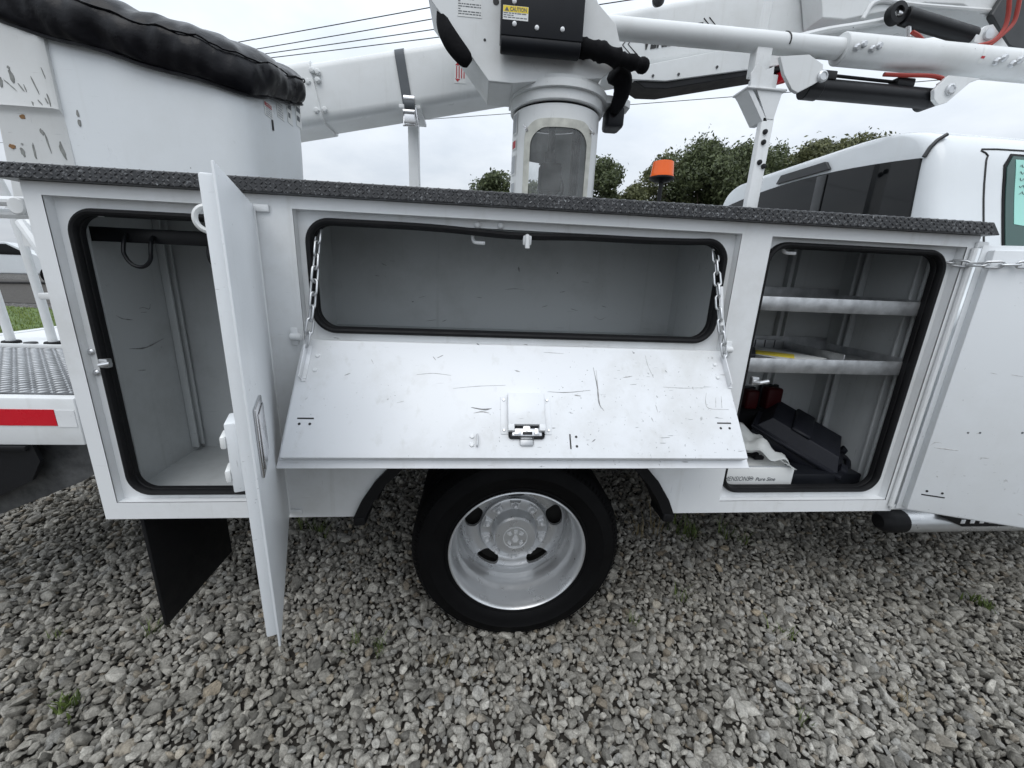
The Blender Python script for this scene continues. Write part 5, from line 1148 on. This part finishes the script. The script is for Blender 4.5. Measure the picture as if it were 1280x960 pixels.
def chip(px, py, wpx, hpx, tilt, mat):
    p_ = at(px, py, .4765 if py < 135 else .4905); q_ = at(px+1, py, p_.y); s_ = (q_-p_).length; mb = MB(); P_ = []
    for k in range(14):
        a = 2*math.pi*k/14; rr = 1+.28*random.uniform(-1, 1); x_, z_ = math.cos(a)*wpx*s_*.38*rr, math.sin(a)*hpx*s_*.42*rr; P_.append((p_.x+x_*math.cos(tilt)-z_*math.sin(tilt), p_.z+x_*math.sin(tilt)+z_*math.cos(tilt)))
    mb.prism(P_, p_.y+.0008 if False else p_.y, p_.y+.012); mb.build('paint_chip', mat, SP)
for c_ in (((28, 146), 9, 7, .3, 'rust'), ((15, 183), 10, 7, .3, 'rust'), ((52, 165), 6, 9, .3, 'bare_primer'), ((28, 190), 6, 12, .2, 'bare_primer'), ((78, 188), 6, 26, .2, 'bare_primer'), ((59, 177), 2.5, 30, .1, 'bare_primer'), ((43, 190), 3, 22, .0, 'bare_primer'), ((27, 180), 4, 3, 0, 'bare_primer'),
           ((14, 95), 7, 17, .15, 'bare_primer'), ((10, 84), 4, 5, .3, 'bare_primer'), ((43, 106), 2, 26, .3, 'bare_primer'), ((61, 125), 2.5, 20, .1, 'bare_primer'), ((12, 106), 2, 20, .8, 'bare_primer'), ((26, 109), 2, 12, .5, 'bare_primer'), ((41, 130), 2, 9, .1, 'bare_primer'), ((50, 128), 2, 10, .6, 'bare_primer'), ((58, 126), 2, 8, .3, 'bare_primer'), ((54, 92), 1.5, 14, .2, 'bare_primer'), ((31, 110), 1.5, 9, .2, 'bare_primer'), ((1, 103), 5, 16, -.1, 'bare_primer')): chip(c_[0][0], c_[0][1], *c_[1:])
for px in ((97, 142), (99, 153)):
    p_ = at(*px, BY0 if px[0] < 200 else BY0+.006); mb = MB(); mb.prism([(p_.x+random.uniform(.7, 1.2)*.005*math.cos(a), p_.z+random.uniform(.7, 1.2)*.012*math.sin(a)) for a in np.linspace(0, 5.6, 9)], p_.y-.0005, p_.y+.008); mb.build('paint_chip', 'bare_primer', BK)
# placards on the front face of the bucket (facing +x)
def placard(y0, y1, z0, z1, rows, header=None, htext='', pict=False):
    X_ = BX1+.0008; mb = MB(); mb.box(X_, X_+.0012, y0, y1, z0, z1, mi=0); zt_ = z1
    if header:
        hh = (z1-z0)*.34; mb.box(X_+.0013, X_+.0017, y0+.004, y1-.004, z1-hh, z1-.004, mi=1); text_mesh(mb, htext, (X_+.0018, y0+.012, z1-hh*.80), (0, 1, 0), (0, 0, 1), hh*.5, 0, .0006, width=(y1-y0)*.8); zt_ = z1-hh
    for r_ in range(rows):
        z_ = zt_-(zt_-z0)*(r_+.85)/(rows+.5); h_ = (zt_-z0)/(rows+.5)*.55; y_ = y0+.008
        while y_ < y1-.012:
            w_ = min(random.uniform(.012, .05), y1-.008-y_); mb.box(X_+.0013, X_+.0017, y_, y_+w_, z_, z_+h_, mi=2); y_ += w_+(.005 if not pict else .02)
    mb.build('safety_placard', ['decal_white', header or 'decal_white', 'decal_grey' if not pict else 'decal_ink'], BK)
def fy(px, py): d = ray(px, py); return CAMPOS+d*(BX1/d.x)
def plc(pxl, pxr, rows, **k):
    a_, b_ = fy(*pxl), fy(*pxr); placard(a_.y, b_.y, b_.z, a_.z, rows, **k)
plc((329, 124), (341, 150), 4, header='decal_red', htext='DANGER'); plc((312, 100), (340, 122), 4); plc((343, 108), (355, 152), 11); plc((356, 112), (366, 158), 3, pict=True); plc((367, 116), (377, 162), 3, pict=True)
mb = MB(); p_ = fy(340, 152); q_ = fy(342, 159); mb.box(BX1+.001, BX1+.004, p_.y-.006, p_.y+.006, q_.z-.015, p_.z+.006, .001); mb.build('black_tab', 'ink_black', BK)
# black vinyl cover stretched over the bucket rim
NU, levels = 150, []
zl = [(-.022, .010), (-.020, .024), (-.004, .034), (.020, .044), (.050, .052), (.080, .054), (.108, .046), (.132, .026), (.146, -.004), (.152, -.05), (.150, -.10), (.138, -.17), (.128, -.25)]
vs = []; fs = []
for j, (dz, of) in enumerate(zl):
    P_ = rrect(BX0-of, BX1+of, BY0-of, BY1+of, max(.03, .12+of), 8); m_ = len(P_)
    L_ = [0]
    for i in range(m_): L_.append(L_[-1]+math.dist(P_[i], P_[(i+1) % m_]))
    for k in range(NU):
        t = k/NU*L_[-1]; i = max(q for q in range(m_) if L_[q] <= t+1e-9); f_ = (t-L_[i])/max(1e-9, L_[i+1]-L_[i]); a_, b_ = P_[i], P_[(i+1) % m_]
        x, y = a_[0]+(b_[0]-a_[0])*f_, a_[1]+(b_[1]-a_[1])*f_
        u = k/NU*2*math.pi; cx_, cy_ = (BX0+BX1)/2, (BY0+BY1)/2
        wr = .006*math.sin(u*11+j*.55+1.5*math.sin(u*3))+.005*abs(math.sin(u*19-j*.35+2*math.sin(u*5)))*2-.005+.0025*math.sin(u*47+j); wr *= (1 if 1 < j < 9 else .3)
        nx, ny = x-cx_, y-cy_; nl = math.hypot(nx, ny); zz = hem(x, y)+dz*(1-.3*(y-.45))+.004*math.sin(u*9+1)+(.004*math.sin(u*23+j) if j > 1 else 0)
        vs.append((x+nx/nl*wr, y+ny/nl*wr, zz))
for j in range(len(zl)-1):
    for k in range(NU): fs.append((j*NU+k, j*NU+(k+1) % NU, (j+1)*NU+(k+1) % NU, (j+1)*NU+k))
fs.append(tuple((len(zl)-1)*NU+k for k in range(NU)))
mb = MB(); mb.add(vs, fs); CV = mb.build('bucket_cover', 'vinyl', None, sharp=80); WLOC[CV.name] = CV.location.copy(); tag(CV, 'black crumpled vinyl cover stretched over the bucket rim', 'cover')
mb = MB(); mb.tube([vs[6*NU+k] for k in range(0, NU)], .0035, 6, closed=True); o_ = mb.build('piping', 'vinyl', CV)
mb = MB(); mb.tube([vs[1*NU+k] for k in range(0, NU)], .006, 6, closed=True); o_ = mb.build('elastic_hem', 'vinyl', CV)
sm = CV.modifiers.new('sub', 'SUBSURF'); sm.levels = sm.render_levels = 1
tx_ = bpy.data.textures.new('folds', 'CLOUDS'); tx_.noise_scale = .16; tx_.noise_depth = 2; dm = CV.modifiers.new('folds', 'DISPLACE'); dm.texture = tx_; dm.strength = .026; dm.mid_level = .5

# ------------------------------------------------------------------ things lying in the front compartment
FZ = .633
# inverter
i0, i1 = at(985, 607, .075), at(992, 588, .075); ix1, iz1 = i0.x+.012, .738
mb = MB(); mb.box(.905, ix1, .075, .36, FZ, iz1, .004); INV = mb.build('power_inverter', 'decal_white', None); tag(INV, 'white power inverter with printed front in the front compartment', 'inverter')
mb = MB(); p_ = at(904, 604, .0745); text_mesh(mb, 'DIMENSIONS', (at(936, 603, .0745).x-.125, .0745, at(930, 601, .0745).z), (1, 0, 0), (0, 0, 1), .020, 0, .0006, shear=.2, width=.125); text_mesh(mb, 'Pure Sine', (at(944, 601, .0745).x, .0745, at(944, 601, .0745).z), (1, 0, 0), (0, 0, 1), .016, 0, .0006, shear=.2, width=.082, bold=.015)
c_ = at(939, 598, .0745); mb.lathe([(.009, -.0006), (.0075, -.0006)], (c_.x, .0745, c_.z), 16); [mb.box(c_.x+dx-.0012, c_.x+dx+.0012, .0735, .0742, c_.z-.003, c_.z+.003) for dx in (-.004, 0, .004)]; mb.build('lettering', 'decal_ink', INV, recalc=False)
mb = MB(); mb.box(1.035, 1.055, .17, .22, iz1, iz1+.004, .001); mb.build('rocker_switch', 'ink_black', INV)
mb = MB(); [mb.box(1.075+.012*k, 1.080+.012*k, .20, .30, iz1-.0005, iz1+.0025) for k in range(8)]; [mb.cyl((x_, y_, iz1), (x_, y_, iz1+.003), .005, 8) for x_, y_ in ((1.02, .10), (ix1-.02, .10), (ix1-.02, .33), (1.02, .33))]; mb.build('top_vents', 'decal_grey', INV)
mb = MB(); mb.box(1.00, ix1-.01, .082, .086, iz1, iz1+.005, .001); mb.build('top_edge', 'decal_grey', INV)
# cable ends lying on it
mb = MB(); z_ = iz1+.012
for k in range(3): mb.tube(smoothpath([(1.00, .26+.02*k, z_+.03), (1.06, .23+.02*k, z_+.012), (1.11, .19+.015*k, z_), (1.15, .15+.012*k, z_-.003)], 6), .006, 8)
for k in range(2): mb.box(1.135, 1.175, .140+.03*k, .160+.03*k, z_-.010, z_+.006, .004)
tag(mb.build('power_cable', 'black_rubber', None), 'short black plug leads lying on the white inverter', 'cable')
# black hard case leaning across the compartment
e0, e1 = V3((1.14, .40, .92)), V3((1.45, .17, .745)); ux_ = (e1-e0).normalized(); side = V3((.55, .80, .30)); nn = ux_.cross(side).normalized(); nn = nn if nn.z > 0 else -nn; vv_ = nn.cross(ux_).normalized()
cc = V3((1.435, .290, .785))
MC = Matrix(((ux_.x, vv_.x, nn.x, cc.x), (ux_.y, vv_.y, nn.y, cc.y), (ux_.z, vv_.z, nn.z, cc.z), (0, 0, 0, 1)))
mb = MB(); L_, B_ = .180, .130; mb.box(-L_, L_, -B_, B_, -.055, -.008, .012, M=MC); mb.box(-L_-.008, L_+.008, -B_-.008, B_+.008, -.010, .010, .005, M=MC)
t_ = [(-L_+.01, -B_+.01), (L_-.01, -B_+.01), (L_-.01, B_-.01), (-L_+.01, B_-.01)]; mb.add([(x, y, .009) for x, y in t_]+[(x*.82, y*.74, .060) for x, y in t_], [(4, 5, 6, 7)]+[(i, (i+1) % 4, 4+(i+1) % 4, 4+i) for i in range(4)], M=MC)
mb.box(-.06, .02, -B_*.72, B_*.72, .055, .072, .006, M=MC)
CASE = mb.build('tool_case', 'case_plastic', None, bevel=.010, seg=3); tag(CASE, 'black plastic tool case leaning beside the white inverter', 'tool case')
for y_ in (-.085, .085):
    mb = MB(); mb.box(L_-.012, L_+.016, y_-.026, y_+.026, -.030, .032, .006, M=MC); mb.build('case_latch', 'case_plastic', CASE)
mb = MB(); mb.tube(smoothpath([MC @ V3((L_+.005, -.05, .0)), MC @ V3((L_+.030, -.04, .0)), MC @ V3((L_+.030, .04, .0)), MC @ V3((L_+.005, .05, .0))], 6), .011, 8); mb.build('handle', 'case_plastic', CASE)
mb = MB(); mb.box(1.17, 1.585, .10, .42, FZ, FZ+.065, .008); tag(mb.build('equipment_tray', 'black_plastic', None), 'low black tray on the compartment floor under the tool case', 'tray')
# red lamps at the back, on a dark bag
mb = MB(); pts = []
mb.box(.90, 1.34, .37, .455, FZ, .875, .03, seg=4); tag(mb.build('tool_bag', 'cloth_black', None), 'dark cloth bag standing at the back behind the inverter', 'bag')
for k, (px, w_, h_, lab) in enumerate((((940, 494), .06, .05, 'dark red round trailer lamp behind the door latch'), ((968, 490), .075, .04, 'dark red rectangular lamp at the back above the tool case'))):
    p_ = at(px[0], px[1], .40); zb_ = .872; mb = MB(); mb.box(p_.x-w_/2, p_.x+w_/2, .385, .44, zb_, max(zb_+.05, p_.z+h_/2), .012, seg=3); L0 = mb.build('trailer_lamp', 'red_plastic', None); tag(L0, lab, 'lamp')
    mb = MB(); mb.box(p_.x-w_/2-.006, p_.x+w_/2+.006, .430, .448, zb_, max(zb_+.05, p_.z+h_/2)+.006, .004); mb.build('lamp_housing', 'black_plastic', L0)
# clear bag draped over the inverter
NXb, NYb = 22, 12; vs = []
for j in range(NYb+1):
    for i in range(NXb+1):
        u, v = i/NXb, j/NYb; x = .96+.29*u; y = .085+.23*v; z = iz1+.075+.016*math.sin(u*9+v*4)+.013*math.sin(u*17-v*11)+.010*math.sin(v*19+u*5)-.060*u**2-.035*(1-v)**2+.045*math.sin(u*3.1)
        vs.append((x, y-.03*u*(1-v), max(iz1+.003, z)))
mb = MB(); mb.add(vs, [(j*(NXb+1)+i, j*(NXb+1)+i+1, (j+1)*(NXb+1)+i+1, (j+1)*(NXb+1)+i) for j in range(NYb) for i in range(NXb)]); BAG = mb.build('plastic_bag', 'clear_bag', None, recalc=False, sharp=60); tag(BAG, 'clear crumpled plastic bag lying on the white inverter', 'plastic bag')
so = BAG.modifiers.new('thick', 'SOLIDIFY'); so.thickness = .0015
mb = MB(); mb.tube([(1.00+.045*math.cos(a)*(1+.15*math.sin(3*a)), .22+.06*math.sin(a), iz1+.110+.012*math.sin(a*2)) for a in np.linspace(0, 11, 50)], .0032, 6); tag(mb.build('coiled_wire', 'black_rubber', None), 'thin black wire coiled on the clear plastic bag', 'wire')
# papers on the lower shelf
mb = MB(); mb.box(.93, 1.36, .09, .40, 1.1555, 1.160, .002); mb.box(.93, 1.36, .395, .400, 1.160, 1.195, .001); mb.box(1.356, 1.36, .09, .395, 1.160, 1.190, .001); TRAY = mb.build('wire_tray', 'galvanised', None); tag(TRAY, 'shallow grey metal tray holding papers on the lower shelf', 'tray')
[MB().box(.95+.045*k, .953+.045*k, .392, .3945, 1.162, 1.194).build('tray_wire', 'dark_trim', TRAY) for k in range(9)]
mb = MB(); mb.box(-.10, .10, -.13, .13, 0, .003, .0005, M=Matrix.Translation((1.20, .22, 1.1612)) @ Matrix.Rotation(.5, 4, 'Z')); tag(mb.build('paper_sheet', 'paper', None), 'white paper sheet lying in the metal tray', 'paper')
mb = MB(); mb.box(-.05, .05, -.07, .07, 0, .002, .0005, M=Matrix.Translation((1.17, .21, 1.1646)) @ Matrix.Rotation(.9, 4, 'Z')); tag(mb.build('leaflet', 'yellow_paper', None), 'yellow leaflet on the white paper in the tray', 'leaflet')
mb = MB(); mb.box(-.06, .06, -.10, .10, 0, .022, .003, M=Matrix.Translation((1.02, .21, 1.1606)) @ Matrix.Rotation(-.6, 4, 'Z')); tag(mb.build('manual', 'case_plastic', None), 'dark bound manual in the metal tray on the lower shelf', 'book')

# ------------------------------------------------------------------ scuffs and long scratches, each where it stands
simple('scuff', (.24, .24, .24), .7, var=.5, scale=60); simple('scuff_light', (.42, .415, .41), .7, var=.4, scale=60)
def scuff(pts, solve, n, parent, r=.0012, mat='scuff'):
    q = [solve(*p) for p in pts]; q = smoothpath(q, 5) if len(q) > 2 else [q[0].lerp(q[1], k/6) for k in range(7)]
    r *= .6; rr = [max(.0003, r*math.sin(math.pi*(.06+.88*k/(len(q)-1)))*random.uniform(.6, 1.2)) for k in range(len(q))]
    mb = MB(); mb.tube([p+n*.0002 for p in q], rr, 4, ref=n, flat=1.6); mb.build('scratch', mat, parent, recalc=True)
z3 = lambda P_: [(360+x/2.207, 250+y/2.207) for x, y in P_]
def fs_(px, py): a_, b_ = flip_uv(px, py); return MM @ V3((a_, b_, .0042))
for P_, r, m in (([(842, 462), (852, 510), (858, 560), (872, 582)], .0016, 0), ([(850, 470), (856, 530), (862, 575)], .0010, 1), ([(716, 529), (770, 531), (834, 525)], .0013, 0), ([(505, 572), (540, 578), (562, 575)], .0030, 0), ([(512, 588), (535, 584), (556, 588)], .0022, 1), ([(790, 538), (808, 541)], .0028, 1), ([(1034, 516), (1090, 519), (1150, 518)], .0009, 1), ([(1154, 532), (1152, 556), (1162, 575), (1215, 578)], .0010, 1), ([(1180, 545), (1180, 572)], .0009, 1), ([(1195, 542), (1197, 574)], .0008, 1),
                 ([(400, 432), (408, 442)], .0014, 0), ([(412, 436), (428, 428)], .0012, 0), ([(156, 484), (172, 478)], .0012, 0), ([(455, 520), (520, 514), (600, 511)], .0008, 1), ([(985, 428), (992, 455), (1008, 490)], .0008, 1), ([(1014, 565), (1020, 585)], .0013, 1), ([(1002, 600), (1008, 612)], .0014, 1), ([(838, 668), (848, 660)], .0016, 0), ([(355, 482), (400, 478), (450, 484)], .0008, 1), ([(625, 470), (640, 474)], .0020, 1), ([(925, 490), (950, 486)], .0018, 1), ([(230, 440), (236, 452)], .0008, 1), ([(300, 560), (320, 555)], .0008, 1), ([(1040, 470), (1046, 476)], .0014, 0), ([(705, 420), (760, 424)], .0007, 1), ([(520, 396), (528, 400)], .0022, 0), ([(650, 398), (662, 400)], .0016, 0), ([(125, 380), (142, 382)], .0018, 0), ([(760, 392), (840, 396)], .0009, 1)):
    scuff(z3(P_), fs_, nm, DFLIP, r, 'scuff' if m == 0 else 'scuff_light')
LIN = [o for o in COL.objects if o.name.startswith('compartment_liner')]
bw = lambda px, py: at(px, py, DEEP-.0006)
for P_, r in (([(258, 175), (272, 181)], .0022), ([(636, 184), (638, 198)], .0035), ([(598, 247), (626, 245), (652, 248)], .0012), ([(240, 208), (252, 210)], .0016), ([(700, 296), (716, 291)], .0018), ([(865, 292), (878, 296)], .0015), ([(845, 322), (862, 330), (878, 322)], .0011), ([(380, 334), (410, 330)], .0016), ([(425, 336), (438, 330)], .0016), ([(780, 300), (800, 306)], .0014), ([(810, 225), (830, 228)], .0010), ([(750, 255), (765, 252)], .0012), ([(520, 268), (535, 270)], .0012), ([(360, 270), (380, 265)], .0010)):
    scuff(z3(P_), bw, V3((0, -1, 0)), LIN[1], r)
z7 = lambda P_: [(x/3.84, 200+y/3.84) for x, y in P_]
def lw(px, py): d = ray(px, py); return CAMPOS+d*(-1.1842/d.x)
for P_, r in (([(556, 746), (590, 762), (640, 768)], .0022), ([(620, 906), (700, 900), (788, 856)], .0030), ([(668, 712), (690, 708), (716, 715), (722, 690)], .0016), ([(676, 732), (706, 730)], .0012), ([(665, 1010), (700, 1008)], .0016)):
    scuff(z7(P_), lw, V3((1, 0, 0)), LIN[0], r)
z4 = lambda P_: [(880+x/2.527, 280+y/2.527) for x, y in P_]
def fd(px, py): a_, b_ = front_uv(px, py); return MF @ V3((a_, b_, .0362))
for P_, r in (([(714, 700), (730, 690), (752, 692)], .0012), ([(726, 706), (760, 710), (804, 716)], .0022), ([(876, 738), (900, 740)], .0016), ([(860, 662), (872, 660)], .0014), ([(832, 660), (838, 660)], .0016), ([(970, 476), (1008, 482)], .0010), ([(905, 470), (925, 474)], .0008), ([(735, 795), (738, 800)], .0020), ([(990, 915), (1008, 920)], .0018)):
    scuff(z4(P_), fd, nf, DFRONT, r, 'scuff_light')
